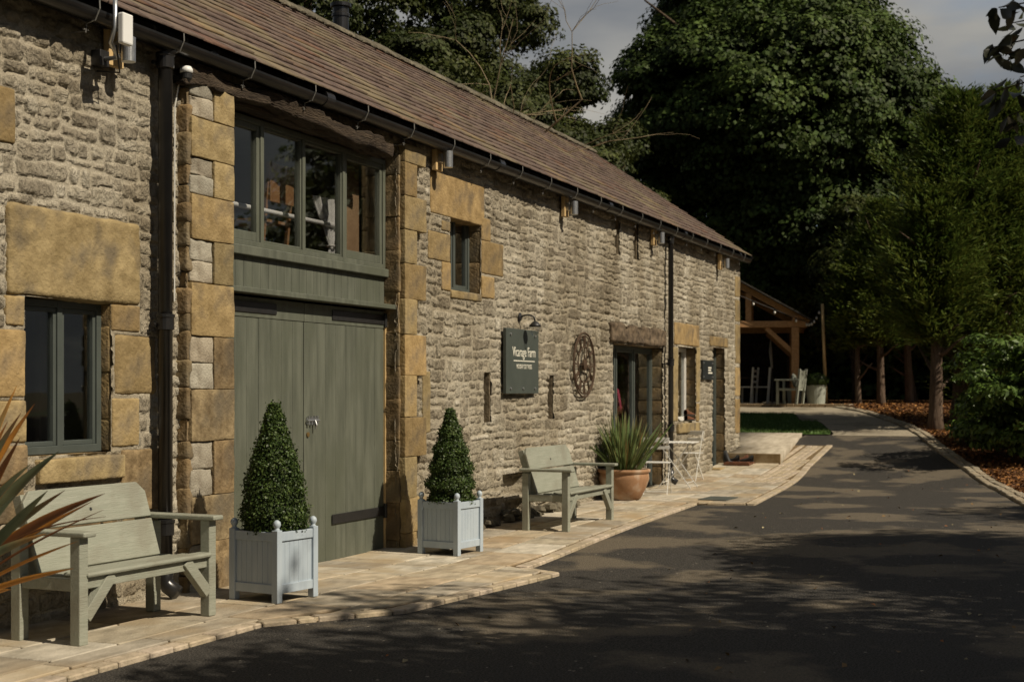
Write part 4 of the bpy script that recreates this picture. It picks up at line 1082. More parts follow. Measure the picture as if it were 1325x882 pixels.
# smaller two-seat bench further along: keep its measured corner, length from the far leg
b2l = max(1.15, v.length)
bench('sage green bench further along, between the planter and the terracotta pot', (gp(735, 692.5).x, gp(735, 692.5).y, gp(735, 692.5).z+.034), R(-1), 1.5)

# ------------------------------------------------------------------ planters and topiary
def leafcloud(name, P, Nn, size, m, parent=None, colr=None, asp=.55, jit=.5, seed=1):
    """diamond leaves at points P facing roughly Nn"""
    r_ = np.random.default_rng(seed); n = len(P)
    Nn = Nn+r_.normal(0, jit, (n, 3)); Nn /= np.linalg.norm(Nn, axis=1, keepdims=True)
    t = r_.normal(0, 1, (n, 3)); t -= (t*Nn).sum(1, keepdims=True)*Nn; t /= np.linalg.norm(t, axis=1, keepdims=True)
    b = np.cross(Nn, t); s = size*r_.uniform(.6, 1.3, (n, 1))
    fold = Nn*s*.18
    V = np.stack([P-t*s*.5, P+b*s*asp*.5-fold*.0+fold, P+t*s*.5, P-b*s*asp*.5+fold], 1).reshape(-1, 3)
    Q = np.arange(n*4).reshape(-1, 4)
    if colr is None: colr = (.65, 1.35)
    g_ = r_.uniform(colr[0], colr[1], n); y = r_.uniform(.9, 1.15, n)
    col = np.repeat(np.stack([g_*y, g_, g_*.9, np.ones(n)], -1), 4, 0)
    return npmesh(name, V, Q, m, col, parent=parent)
def planter(label, corner, ang, W_, H_, first=[None]):
    if first[0] is None:
        r = thing('square_planter', label, 'planter', (0, 0, 0), 0, group='blue grey square planters with ball finials')
        m = M['bluegrey']; p_ = .055
        for (x, y) in ((0, 0), (W_-p_, 0), (0, W_-p_), (W_-p_, W_-p_)):
            mb = MB(); mb.box(x, x+p_, y, y+p_, 0, H_+.015); ps = mb.build('post', m, r, bev=.004)
            mb = MB(); mb.lathe([(0, 0), (.022, 0), (.022, .008), (.014, .013), (.022, .024), (.029, .042), (.024, .062), (.010, .074), (0, .076)], 16, (x+p_/2, y+p_/2, H_+.014)); mb.build('ball_finial', m, ps, smooth=True)
        for q in range(4):
            Mq = Matrix.Translation((W_/2, W_/2, 0)) @ Matrix.Rotation(q*math.pi/2, 4, 'Z') @ Matrix.Translation((-W_/2, -W_/2, 0))
            mb = MB(); n = 7; a = (W_-2*p_)/n
            for k in range(n): mb.box(p_+k*a+.0005, p_+(k+1)*a-.0005, .018, .034, .125, H_-.06, Mq)
            pn = mb.build('panel', m, r, bev=.002, seg=1)
            mb = MB(); mb.box(p_, W_-p_, .006, .034, H_-.065, H_-.0, Mq); mb.build('rail', m, pn, bev=.003)
            mb = MB(); mb.box(p_, W_-p_, .006, .034, .065, .13, Mq); mb.build('rail', m, pn, bev=.003)
        mb = MB(); mb.box(.035, W_-.035, .035, W_-.035, .1, H_-.05); mb.build('compost', M['soil'], r)
        first[0] = r
    else: r = dup(first[0], label=label)
    r.location = corner; r.rotation_euler = (0, 0, ang); return r
PW = .46; PH = .505
c1 = gp(358.9, 787.5); c2 = gp(592.5, 724.5)
# near corner is the (-x,-y) corner rotated: faces run +x (along wall) and +y (to wall)
a1, a2 = R(-9), R(-8)
planter('blue grey planter in front of the barn doors next to the near bench', (c1.x, c1.y, c1.z+.036), a1, PW, PH)
planter('blue grey planter by the right door jamb under the second topiary', (c2.x, c2.y, c2.z+.036), a2, PW, PH)
def topiary(label, cx_, cy_, z0, H, Rm, seed, rings=False):
    r = thing('box_topiary', label, 'topiary', (cx_, cy_, z0), group='clipped cone box bushes in the planters')
    r_ = np.random.default_rng(seed)
    mb = MB(); mb.tube([(0, 0, -.06), (0.005, 0, .15), (0, 0, H*.6)], [.02, .018, .01], 8); mb.build('trunk', M['bark'], r)
    n = 26000
    t = .03+.97*r_.random(n)**1.2; th = r_.uniform(0, 2*math.pi, n)
    prof = lambda t: Rm*np.where(t < .22, .84+.16*np.sin(t/.22*1.57), (1-((t-.22)/.78)**1.3)*.93+.07)
    rad_ = prof(t)*(1+.22*fbm(th*2.2+seed, t*11, seed, 3)+ (.09*np.sin(t*34) if rings else 0)) * r_.uniform(.80, 1.02, n)
    P = np.stack([rad_*np.cos(th), rad_*np.sin(th), t*H], -1); P += r_.normal(0, .012, P.shape); st = r_.random(n) < .02; P[st] += (P[st]*[1, 1, 0])*r_.uniform(.03, .16, (st.sum(), 1))+[0, 0, .015]
    Nn = np.stack([np.cos(th), np.sin(th), np.full(n, .5)], -1)
    k = r_.random(n) < .0
    leafcloud('foliage', P, Nn, .022, M['box'], r, (.5, 1.5), .6, .75, seed)
    mb = MB(); mb.lathe([(max(.01, float(prof(np.array(q/10.)))*.80), q/10.*H*.97+.01) for q in range(11)], 20); mb.build('inner_foliage', M['box'], r)
    return r
def pc(c, a, wd): return c.x+wd/2*math.cos(a)-wd/2*math.sin(a), c.y+wd/2*math.sin(a)+wd/2*math.cos(a)
x_, y_ = pc(c1, a1, PW); zt_ = zp(350, 522, 10.3).z
topiary('smoothly clipped box cone in front of the grey green barn doors', x_, y_, c1.z+PH-.02, zt_-(c1.z+PH-.02)-.01, .24, 3)
x_, y_ = pc(c2, a2, PW); Zc = (x_*cs+(y_+6.4)*sn); zt_ = zp(585, 528, Zc).z
topiary('tiered clipped box cone standing against the rubble stone wall', x_, y_, c2.z+PH-.02, zt_-(c2.z+PH-.02)-.02, .228, 5, True)

# ------------------------------------------------------------------ flax plants
def blades(name, specs, parent, face=None):
    """specs: (base, tip, width, sag, colour, edgecolour, tipcolour)"""
    V = []; Q = []; Cc = []
    for (b0, tp, wd, sag, c0, ce, ct_) in specs:
        b0 = Vector(b0); tp = Vector(tp); d = tp-b0; n = 12; L_ = d.length
        side = d.cross(face if face is not None else Vector((0, 0, 1)))
        if side.length < .02: side = Vector((1, 0, 0))
        side.normalize(); roll = random.uniform(-1.2, 1.2) if face is None else random.uniform(-.6, .6); up = side.cross(d.normalized()); side = side*math.cos(roll)+up*math.sin(roll); nrm = side.cross(d.normalized())
        k = len(V)
        for i in range(n+1):
            t = i/n; p_ = b0+d*t+Vector((0, 0, sag*math.sin(t*math.pi)*L_)); w_ = wd*(.55+.9*t if t < .45 else 1.0*(1-((t-.45)/.55)**2.2)+.0)*.5+.0008
            for s_, e in ((-1, 1), (-.72, 0), (0, 0), (.72, 0), (1, 1)):
                V.append(p_+side*w_*s_+nrm*w_*.45*abs(s_)); c_ = ce if e else c0
                tt = max(0, (t-.6)/.4)**1.5; c_ = tuple(a*(1-tt)+b*tt for a, b in zip(c_, ct_)); Cc.append((*c_, 1))
        for i in range(n):
            for j in range(4): Q.append((k+i*5+j, k+i*5+j+1, k+(i+1)*5+j+1, k+(i+1)*5+j))
    return npmesh(name, V, Q, M['strap'], Cc, smooth=True, parent=parent)
gr, yl, br3 = (.10, .15, .05), (.46, .46, .16), (.20, .12, .04)
# terracotta pot by the bench
pb = gp(824, 650); PR = .30
Zp = pb.x*cs+(pb.y+6.4)*sn
sc_ = Zp/F
rt, rb, hh = 33.5*sc_*1.0, 24*sc_, 38*sc_+.02
pot = thing('terracotta_pot', 'round terracotta pot with a pale bloom standing at the end of the far bench', 'pot', (pb.x+.05, pb.y+rb*.8, pb.z+.036))
mb = MB(); mb.lathe([(0, 0), (rb*.82, 0), (rb*.92, .02), (rb*1.18, hh*.35), (rt*.99, hh*.68), (rt*.97, hh*.84), (rt*.95, hh*.87), (rt*1.03, hh*.90), (rt*1.04, hh*.985), (rt*.98, hh), (rt*.9, hh*.98), (rt*.88, hh*.85), (0, hh*.85)], 40); mb.build('pot_body', M['terracotta'], pot, smooth=True)
mb = MB(); mb.lathe([(0, hh*.84), (rt*.89, hh*.85), (rt*.8, hh*.93), (0, hh*.96)], 24); mb.build('compost', M['soil'], pot)
fx_ = thing('flax_plant', 'green and yellow striped flax growing in the terracotta pot', 'plant', (pot.location.x, pot.location.y, pot.location.z+hh*.88))
random.seed(12); sp = []
for k in range(150):
    a = random.uniform(0, 2*math.pi); rr0 = random.uniform(0, rt*.62); e = random.uniform(0, 1)
    lean = random.uniform(.03, .62)*random.choice([.5, 1, 1]); hgt_ = random.uniform(.50, .90)*(1-lean*.35)
    b0 = (rr0*math.cos(a), rr0*math.sin(a), 0); tp = (b0[0]+lean*math.cos(a), b0[1]+lean*math.sin(a), hgt_)
    g_ = random.uniform(.7, 1.3); c0 = tuple(q*g_ for q in gr); ce = tuple(q*g_ for q in (yl if random.random() < .8 else gr))
    if random.random() < .08: c0 = br3
    sp.append((b0, tp, random.uniform(.026, .042), random.uniform(0, .05), c0, ce, (.30, .24, .12) if random.random() < .35 else c0))
sp.append(((.1, 0, 0), Vector((.52, -.45, .45)), .05, .02, (.03, .03, .015), (.03, .03, .015), (.03, .02, .01)))
blades('leaves', sp, fx_)
# near left flax, its pot just outside the frame
pz = gp(-62, 860)
pot2 = thing('terracotta_pot', 'terracotta pot holding bronze flax beside the near bench, left of the frame', 'pot', (zp(-95, 700, 7.7).x, zp(-95, 700, 7.7).y, .03))
mb = MB(); mb.lathe([(0, 0), (.15, 0), (.17, .02), (.22, .2), (.21, .3), (.23, .32), (.23, .36), (.2, .36), (.19, .3), (0, .3)], 32); mb.build('pot_body', M['terracotta'], pot2, smooth=True)
mb = MB(); mb.lathe([(0, .3), (.19, .31), (.15, .33), (0, .34)], 20); mb.build('compost', M['soil'], pot2)
L0 = Vector((pot2.location.x, pot2.location.y, .36))
fx2 = thing('flax_plant', 'bronze orange and green flax leaves reaching in front of the near bench', 'plant', tuple(L0))
go, ol, oe, brn = (.12, .165, .095), (.19, .205, .105), (.55, .24, .04), (.22, .085, .03)
tips = [(77, 583, 7.45, .075, ol, ol, go), (28, 533, 7.5, .05, go, brn, brn), (45, 522, 7.6, .04, oe, brn, brn), (22, 498, 7.7, .04, go, oe, oe), (10, 545, 7.6, .05, oe, oe, brn),
        (62, 634, 7.3, .06, go, ol, ol), (84, 634, 7.35, .05, ol, ol, brn), (136, 638, 7.4, .055, brn, oe, brn), (134, 659, 7.3, .012, brn, brn, brn), (137, 668, 7.25, .010, brn, brn, brn),
        (100, 700, 7.3, .02, oe, brn, oe), (95, 735, 7.3, .03, oe, oe, oe), (14, 762, 7.2, .045, oe, yl, oe), (40, 600, 7.2, .06, go, oe, ol), (20, 640, 7.1, .06, go, ol, go), (-20, 520, 7.6, .05, go, ol, brn), (-60, 470, 7.7, .05, go, oe, brn), (60, 690, 7.2, .05, go, ol, oe), (-150, 500, 7.9, .05, go, ol, brn), (-220, 560, 8.0, .05, go, ol, brn), (26, 566, 7.35, .05, brn, oe, brn), (120, 648, 7.45, .03, oe, brn, brn)]
random.seed(5); sp = []
for (px, py, Z, wd, c0, ce, ct_) in tips:
    tp = zp(px, py, Z)-L0; a = random.uniform(0, 6.28)
    sp.append(((.05*math.cos(a), .05*math.sin(a), -.02), tp, wd, random.uniform(.02, .10), c0, ce, ct_))
blades('leaves', sp, fx2, ray(40, 650))

# ------------------------------------------------------------------ bistro set
def bistro_chair(label, loc, rz):
    r = thing('bistro_chair', label, 'chair', loc, rz, group='white folding bistro chairs'); m = M['whitepaint']
    W2 = .19
    for s_ in (-W2, W2):
        mb = MB(); mb.bar((s_, .20, 0), (s_*.96, -.17, .82), .018, .010, (1, 0, 0)); mb.build('leg', m, r)
        mb = MB(); mb.bar((s_*.9, -.22, 0), (s_*.9, .17, .46), .018, .010, (1, 0, 0)); mb.build('leg', m, r)
    mb = MB()
    for k in range(6): mb.box(-.19, .19, -.16+k*.062, -.16+k*.062+.048, .455, .467)
    mb.build('seat', m, r, bev=.003)
    mb = MB(); mb.box(-.2, .2, -.185, -.170, .765, .83); mb.box(-.2, .2, -.165, -.15, .66, .71); mb.build('backrest', m, r, bev=.004)
    mb = MB(); mb.tube([(-W2, .18, .05), (W2, .18, .05)], .006, 6); mb.tube([(-W2*.9, -.2, .05), (W2*.9, -.2, .05)], .006, 6); mb.build('stretcher', m, r)
    return r
t0 = gp(893, 634); tbl = thing('bistro_table', 'small white folding slatted table against the far stone wall', 'table', (t0.x, t0.y+.2, t0.z+.036), R(4))
m = M['whitepaint']; mb = MB()
for k in range(8): mb.box(-.3, .3, -.28+k*.07, -.28+k*.07+.058, .70, .715)
mb.build('tabletop', m, tbl, bev=.003)
for sx_ in (-.27, .27):
    mb = MB(); mb.bar((sx_, -.26, 0), (sx_, .24, .70), .012, .02, (1, 0, 0)); mb.build('leg', m, tbl)
    mb = MB(); mb.bar((sx_*.93, .26, 0), (sx_*.93, -.24, .70), .012, .02, (1, 0, 0)); mb.build('leg', m, tbl)
mb = MB(); mb.tube([(-.27, -.2, .09), (.27, -.2, .09)], .006, 6); mb.tube([(-.25, .2, .09), (.25, .2, .09)], .006, 6); mb.build('stretcher', m, tbl)
q = gp(870, 642); bistro_chair('white folding chair left of the small table, behind the flax pot', (q.x-.05, q.y+.22, q.z+.036), R(-80))
q = gp(903, 628); bistro_chair('white folding chair right of the small table, under the far window sill', (q.x+.75, q.y+.35, q.z+.036), R(84))

# drain cover, shoes, sill things
q = gp(957, 648.5); mb = MB(); mb.box(-.32, .32, -.2, .2, .038, .048, MX((q.x-.1, q.y+.28, q.z), 0, 0, R(-2))); o = mb.build('drain_cover', M['slate_frame'], None, bev=.002); tag(o, 'flat grey metal drain cover set in the paving edge', 'drain cover')
def shoe(name, loc, rz, m, label, sc=1.0, high=0.0, group=None):
    V = []; n = 12; secs = [(-.13, .030, .045, .09+high), (-.09, .036, .05, .095+high), (-.04, .038, .04, .075), (.02, .042, .03, .055), (.08, .046, .025, .045), (.12, .038, .02, .035), (.145, .015, .015, .02)]
    Q = []
    for (x, w_, z, h_) in secs:
        for k in range(n):
            t = 2*math.pi*k/n; V.append((x*sc, w_*math.cos(t)*sc, max(.012, (h_/2+h_/2*math.sin(t)))*sc))
    for i in range(len(secs)-1):
        for k in range(n): Q.append((i*n+k, i*n+(k+1) % n, (i+1)*n+(k+1) % n, (i+1)*n+k))
    r = thing(name, label, 'shoe', loc, rz, group=group)
    npmesh('upper', V, [q_[::-1] for q_ in Q], m, smooth=True, parent=r)
    mb = MB(); mb.prism([(-.14*sc, -.03*sc), (-.05*sc, -.032*sc), (.08*sc, -.048*sc), (.14*sc, -.02*sc), (.15*sc, .01*sc), (.08*sc, .046*sc), (-.05*sc, .034*sc), (-.14*sc, .03*sc)], 0, .016*sc, Matrix.Identity(4)); mb.build('sole', M['rubber'], r, bev=.003)
    return r
q = gp(944, 605)
shoe('walking_boot', (q.x+.15, q.y-.02, q.z+.036), R(-100), M['rubber'], 'black rubber boot standing at the left by the front door step', 1.3, .12)
q = gp(951, 604); sho = []
mb = MB(); mb.box(-.30, .30, -.24, .24, .037, .085, MX((q.x+.2, q.y-.05, q.z))); mb.box(-.27, .27, -.21, .21, .086, .10, MX((q.x+.2, q.y-.05, q.z)))
o = mb.build('boot_tray', M['shoe'], None, bev=.01); tag(o, 'low brown tray of footwear in front of the stone platform', 'tray')
for k, (dx, dy, rz, mm, lb) in enumerate(((-.1, .12, 80, 'rubber', 'dark shoe on the brown tray, nearest the house wall'), (.1, .0, 100, 'shoe', 'brown leather shoe in the middle of the boot tray'), (-.05, -.13, 85, 'rubber', 'dark shoe on the boot tray, nearest the drive'))):
    shoe('shoe', (q.x+.2+dx, q.y-.05+dy, q.z+.10), R(rz), M[mm], lb, 1.0, .03, 'shoes left on the boot tray')
xa_, za_ = wp(892, 543).x, w3[2]
for k, (dx, dz, mm, lb) in enumerate(((0, 0, 'shoe', 'brown leather shoe, the lower one on the far window sill'), (-.02, .085, 'shoe', 'brown leather shoe lying topmost on the far window sill'))):
    shoe('shoe', (xa_+dx, -.0, za_+.0+dz+.01), R(-8), M[mm], lb, 1.2, .0, 'shoes on the window sill')
q = wp(798, 515, .5); mb = MB(); mb.lathe([(0, 0), (.07, 0), (.085, .06), (.06, .2), (.035, .34), (0, .36)], 12, (q.x, .5, q.z-.2)); o = mb.build('pink_garment', M['pink'], None, smooth=True); tag(o, 'pink garment hanging just inside the glazed door', 'garment')

# ------------------------------------------------------------------ stone platform by the far door
pX0 = 26.3
def platform():
    r = MB(); xs = np.linspace(pX0, 31.0, 16)
    top = lambda x: .37+(x-pX0)*.05
    top = lambda x: .385+(x-pX0)*.052
    V = []; Q = []
    for x in xs:
        y1 = 0.0 if x < 27.4 else min(.9, (x-27.4)*.8)
        y0 = -1.03+.5*max(0, x-26.3)/4.7
        V += [(x, y1, top(x)), (x, y0, top(x)), (x, y0, G(x)-.1), (x, y1, G(x)-.1)]
    for i in range(len(xs)-1):
        for k in range(4): Q.append((i*4+k, i*4+(k+1) % 4, (i+1)*4+(k+1) % 4, (i+1)*4+k))
    Q.append((0, 3, 2, 1)); Q.append(tuple(len(V)-4+k for k in range(4)))
    rt_ = npmesh('terrace', V, Q, M['flagplain']); tag(rt_, kind='structure'); 
    mb = MB(); mb.box(pX0-.025, pX0+.01, -1.02, -.02, .03, .375); o = mb.build('step_riser', M['riser'], None, bev=.004); tag(o, kind='structure')
M['flagplain'] = mat('platform_stone', (.26, .225, .165), (.42, .37, .285), .85, 3, .6, 30, .2, stretch=(.7, 3, 1))
M['riser'] = mat('veined_sandstone', (.20, .135, .062), (.29, .21, .11), .85, 2.2, .3, 50, .2, stretch=(1, 3, 3), c3=(.36, .29, .18), s3=2.5)
platform()

# ------------------------------------------------------------------ pavilion
Zf = 38.5; FLZ = 1.19
pr = zp(1029, 522, Zf); PX, PYR = pr.x, pr.y
PZ = lambda py: CAM[2]+(HY-py)*Zf/F
pav = thing('timber_pavilion', 'open orange timber pavilion with a pitched roof beyond the lawn', 'pavilion', (PX, PYR, FLZ-.1), world=True); pav.rotation_euler = (0, 0, R(11.8))
Wp = 5.4; Dp = 4.0; tb = PZ(419)
lar = M['larch']
for x in (PX, PX+Dp):
    for y in (PYR, PYR+Wp):
        mb = MB(); mb.box(x-.1, x+.1, y-.1, y+.1, FLZ-.2, tb-.09); mb.build('post', lar, pav, bev=.008)
for x in (PX, PX+Dp):
    mb = MB(); mb.box(x-.09, x+.09, PYR-.3, PYR+Wp+.3, tb-.085, tb+.085); mb.build('tie_beam', lar, pav, bev=.008)
    ry = PYR+Wp/2; rz_ = tb+.13+(Wp/2+.35)*.53
    for s_ in (-1, 1):
        mb = MB(); mb.bar((x, ry+s_*(Wp/2+.35), tb+.02), (x, ry, rz_), .12, .16); mb.build('rafter', lar, pav, bev=.006)
    for yy in (PYR+1.25, PYR+Wp-1.25, ry):
        hz = tb+.0+(Wp/2+.35-abs(yy-ry))*.53
        mb = MB(); mb.box(x-.07, x+.07, yy-.08, yy+.08, tb+.086, hz-.0); mb.build('strut', lar, pav, bev=.006)
    for s_, yy in ((1, PYR), (-1, PYR+Wp)):
        mb = MB(); mb.bar((x, yy+s_*.08, tb-.75), (x, yy+s_*.78, tb-.1), .1, .12); mb.build('brace', lar, pav, bev=.006)
for y in (PYR, PYR+Wp):
    mb = MB(); mb.box(PX-.2, PX+Dp+.2, y-.07, y+.07, tb+.09, tb+.22); mb.build('wall_plate', lar, pav, bev=.006)
for s_ in (-1, 1):
    ry = PYR+Wp/2; mb = MB(); mb.bar((PX+Dp/2, ry+s_*(Wp/2+.45), tb+.08), (PX+Dp/2, ry, rz_+.12), Dp+.6, .04); mb.build('roof', M['shingle'], pav, bev=.005)
# festoon lights along the eaves and out to a post
fe = thing('festoon_lights', 'string of clear festoon bulbs from the pavilion roof to the tall post', 'string lights', (PX-.15, PYR, tb), world=True)
pts = []
pA = [Vector((PX-.2, ry+.4, rz_-.2)), Vector((PX-.2, PYR-.3, tb+.04)), zp(1063, 393, 38.2)]
rotp = lambda p: Vector((PX, PYR, 0))+Matrix.Rotation(R(11.8), 3, 'Z') @ (p-Vector((PX, PYR, 0)))
pA[0] = rotp(pA[0]+Vector((-.05, 0, 0))); pA[1] = rotp(pA[1]+Vector((-.05, 0, 0)))
allp = []
for a, b in zip(pA[:-1], pA[1:]):
    for k in range(13):
        t = k/12; allp.append(a.lerp(b, t)-Vector((0, 0, .16*math.sin(math.pi*t)*(1 if b is pA[2] else .35))))
mb = MB(); mb.tube(allp, .008, 5); mb.build('cable', M['iron'], fe)
for k in range(1, len(allp)-1, 2):
    c_ = allp[k]; mb = MB(); mb.lathe([(0, -.12), (.02, -.115), (.034, -.085), (.024, -.05), (.014, -.04), (0, -.04)], 10, tuple(c_)); bb = mb.build('bulb', M['bulb'], fe, smooth=True)
    mb = MB(); mb.tube([c_-Vector((0, 0, .05)), c_+Vector((0, 0, .01))], .013, 8); mb.build('lamp_holder', M['iron'], bb)
q = gp(1069, 524); q2 = zp(1064, 393, 38.0)
pl = thing('light_post', 'slim leaning wooden post carrying the end of the festoon lights', 'post', (q.x, q.y, q.z), world=True)
mb = MB(); mb.tube([q-Vector((0, 0, .1)), q2], [.05, .038], 10); mb.build('pole', M['palewood'], pl, smooth=True)
mb = MB(); mb.tube([q2+Vector((0, 0, 0)), q2+Vector((0, .1, .02))], .012, 6); mb.build('hook', M['iron'], pl)
# patio under the pavilion with a brick edge
V = MB(); V.box(PX-.9, PX+Dp+1.5, PYR-1.6, PYR+Wp+3, FLZ-.6, FLZ-.0); o = V.build('patio', M['path'], None, bev=.01); tag(o, kind='structure')
mb = MB(); rs = random.Random(2); y = PYR-1.6
while y < PYR+Wp+2.9:
    for rr_i in range(2):
        s_ = rs.uniform(.8, 1.15); mb.cc = (.33*s_, .255*s_, .16*s_, 1); mb.box(PX-.99+rs.uniform(-.004, .004), PX-.895, y+.006, y+.2, FLZ-.30+rr_i*.155, FLZ-.155+rr_i*.155+(.008 if rr_i else 0))
    y += .206
o = mb.build('patio_edge', M['sett'], None, bev=.008, col=True, seg=1); tag(o, kind='structure')
# dark garden wall behind with a post
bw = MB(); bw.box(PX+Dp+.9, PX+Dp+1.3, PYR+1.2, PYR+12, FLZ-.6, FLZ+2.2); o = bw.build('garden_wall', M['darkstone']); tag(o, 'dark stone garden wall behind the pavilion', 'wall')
mb = MB(); a = zp(997, 440, 41.5); b = zp(999, 476, 41.5); mb.tube([a, a.lerp(b, .4)+Vector((0, .02, 0)), b], [.012, .05, .03], 8); o = mb.build('folded_parasol', M['linen'], None, smooth=True); tag(o, 'pale folded parasol hanging in the dark of the pavilion', 'parasol')
mb = MB(); mb.tube([b, Vector((b.x, b.y, FLZ))], .025, 8); o2 = mb.build('parasol_pole', M['iron'], o)
def diner(label, px, rz):
    q = zp(px, 522, 38.6+1.0); r = thing('dining_chair', label, 'chair', (q.x, q.y, FLZ+.0), rz, group='white ladder back chairs in the pavilion'); m = M['whitepaint']
    for sx_ in (-.2, .2):
        mb = MB(); mb.bar((sx_, .2, 0), (sx_, .27, 1.0), .045, .045); mb.build('leg', m, r)
        mb = MB(); mb.box(sx_-.02, sx_+.02, -.22, -.18, 0, .45); mb.build('leg', m, r)
    mb = MB(); mb.box(-.22, .22, -.22, .22, .44, .475); mb.build('seat', m, r, bev=.005)
    mb = MB()
    for z in (.6, .75, .9): mb.box(-.19, .19, .235+(z-.6)*.07, .255+(z-.6)*.07, z-.03, z+.03)
    mb.build('backrest', m, r)
    return r
diner('white high backed chair half hidden by the barn corner', 966, R(172))
diner('white high backed chair right of the one at the barn corner', 984, R(188))
q = zp(972, 522, 40); tb2 = thing('dining_table', 'dark table between the white chairs in the pavilion', 'table', (q.x+.1, q.y+.2, FLZ)); 
mb = MB(); mb.box(-.5, .5, -.4, .4, .70, .74); mb.build('tabletop', M['oak'], tb2, bev=.004)
for a_, b2 in ((-.44, -.34), (.44, -.34), (-.44, .34), (.44, .34)):
    mb = MB(); mb.box(a_-.03, a_+.03, b2-.03, b2+.03, 0, .70); mb.build('leg', M['oak'], tb2)
q = zp(1022, 522, 37.6)
ac = thing('garden_armchair', 'pale green wooden armchair with a cushion at the pavilion post', 'armchair', (q.x, q.y, FLZ), R(-8)); m = M['pavsage']
# local x away from camera, faces +y (left in the photo)
for x_, in ((-.25,), (.25,)):
    mb = MB(); mb.box(x_-.03, x_+.03, .22, .28, 0, .62); mb.build('leg', m, ac, bev=.004)
    mb = MB(); mb.bar((x_, -.26, 0), (x_, -.36, .92), .06, .06); mb.build('leg', m, ac, bev=.004)
    mb = MB(); mb.box(x_-.045, x_+.045, -.34, .33, .62, .655); mb.build('armrest', m, ac, bev=.006)
mb = MB(); mb.box(-.26, .26, -.28, .28, .36, .42); mb.build('seat', m, ac, bev=.006)
mb = MB()
for k in range(5): mb.bar((-.2+k*.1, -.29, .42), (-.2+k*.1, -.36, .88), .07, .02, (0, 1, 0))
mb.build('backrest', m, ac)
cu = MB(); cu.lathe([(0, -.06), (.14, -.05), (.2, 0), (.14, .05), (0, .06)], 14, tuple(Vector((q.x, q.y-.12, FLZ+.62))), Matrix.Rotation(R(80), 3, 'X')); o = cu.build('cushion', M['cushion'], None, smooth=True); tag(o, 'dark green cushion leaning on the pale green armchair back', 'cushion')
def tub(px, Z, r_, h_, label, plantr, plab):
    q = zp(px, 522, Z); c = (q.x, q.y, FLZ); o = thing('plant_tub', label, 'tub', c)
    mb = MB(); mb.lathe([(0, 0), (r_*.85, 0), (r_*1.0, h_*.97), (r_*1.06, h_*.98), (r_*1.06, h_), (r_*.95, h_), (r_*.93, h_*.9), (0, h_*.9)], 24); mb.build('tub_body', M['pavsage'], o)
    mb = MB(); mb.lathe([(0, h_*.9), (r_*.92, h_*.91), (0, h_*.95)], 16); mb.build('compost', M['soil'], o)
    if plantr:
        t = thing('round_shrub', plab, 'shrub', (q.x, q.y, FLZ+h_*.9)); rg = np.random.default_rng(3); n = 2500; d = rg.normal(0, 1, (n, 3)); d /= np.linalg.norm(d, axis=1, keepdims=True); P = d*plantr*rg.uniform(.6, 1.05, (n, 1)); P[:, 2] = P[:, 2]*.6+plantr*.5
        leafcloud('foliage', P, d, .05, M['box'], t, (.5, 1.2), .6, .6, 3); mb = MB(); mb.tube([(0, 0, -.05), (0, 0, plantr*.5)], .02, 6); mb.build('trunk', M['bark'], t)
    return o
tub(1056, 38.0, .27, .50, 'pale round tub with a dark shrub right of the pavilion post', .34, 'dark round shrub growing in the pale tub by the pavilion')
tub(1027.5, 39.0, .2, .40, 'small pale tub behind the pale green armchair', 0, '')
# motif on the big tub
q = zp(1056, 506, 37.7); mb = MB(); mb.tube([(q.x+.0, q.y+.06*math.cos(a), FLZ+.3+.06*math.sin(a)) for a in np.linspace(0, 6.283, 17)], .008, 5, False)

# ------------------------------------------------------------------ lawn blades and leaf litter
rg = np.random.default_rng(8)
n = 16000; X_ = rg.uniform(31.0, 35.2, n); Y_ = np.array([rg.uniform(lawn_r(x)+.08, 4.5) for x in X_]); Z_ = np.array([G(x)+.03 for x in X_])
a = rg.uniform(0, 6.28, n); h_ = rg.uniform(.03, .07, n); w_ = .012
V = np.stack([np.stack([X_-w_*np.cos(a), Y_-w_*np.sin(a), Z_], -1), np.stack([X_+w_*np.cos(a), Y_+w_*np.sin(a), Z_], -1), np.stack([X_+rg.normal(0, .02, n), Y_+rg.normal(0, .02, n), Z_+h_], -1)], 1).reshape(-1, 3)
o = npmesh('grass', V, np.arange(n*3).reshape(-1, 3), M['blade']); tag(o, 'short mown grass of the small lawn beyond the barn', 'grass', kind='stuff')
n = 42000; X_ = rg.uniform(16, 42, n); 
Y_ = np.array([kerb_in(min(x, 41))-.30-rg.random()**1.3*5.5 for x in X_]); 
Z_ = np.array([G(x) for x in X_])+.03
P = np.stack([X_, Y_, Z_+rg.uniform(0, .02, n)], -1); Nn = np.tile([0, 0, 1.0], (n, 1))
def leaflitter(name, P, size, seed, pal):
    r_ = np.random.default_rng(seed); n = len(P); Nn = np.tile([0, 0, 1.0], (n, 1))+r_.normal(0, .35, (n, 3)); Nn /= np.linalg.norm(Nn, axis=1, keepdims=True)
    t = r_.normal(0, 1, (n, 3)); t -= (t*Nn).sum(1, keepdims=True)*Nn; t /= np.linalg.norm(t, axis=1, keepdims=True); b = np.cross(Nn, t); s = size*r_.uniform(.5, 1.3, (n, 1))
    V = np.stack([P-t*s*.5, P+b*s*.35+Nn*s*.15, P+t*s*.5, P-b*s*.35+Nn*s*.15], 1).reshape(-1, 3)
    c = np.array(pal)[r_.integers(0, len(pal), n)]*r_.uniform(.6, 1.2, (n, 1)); col = np.repeat(np.concatenate([c, np.ones((n, 1))], 1), 4, 0)
    return npmesh(name, V, np.arange(n*4).reshape(-1, 4), M['litter'], col)
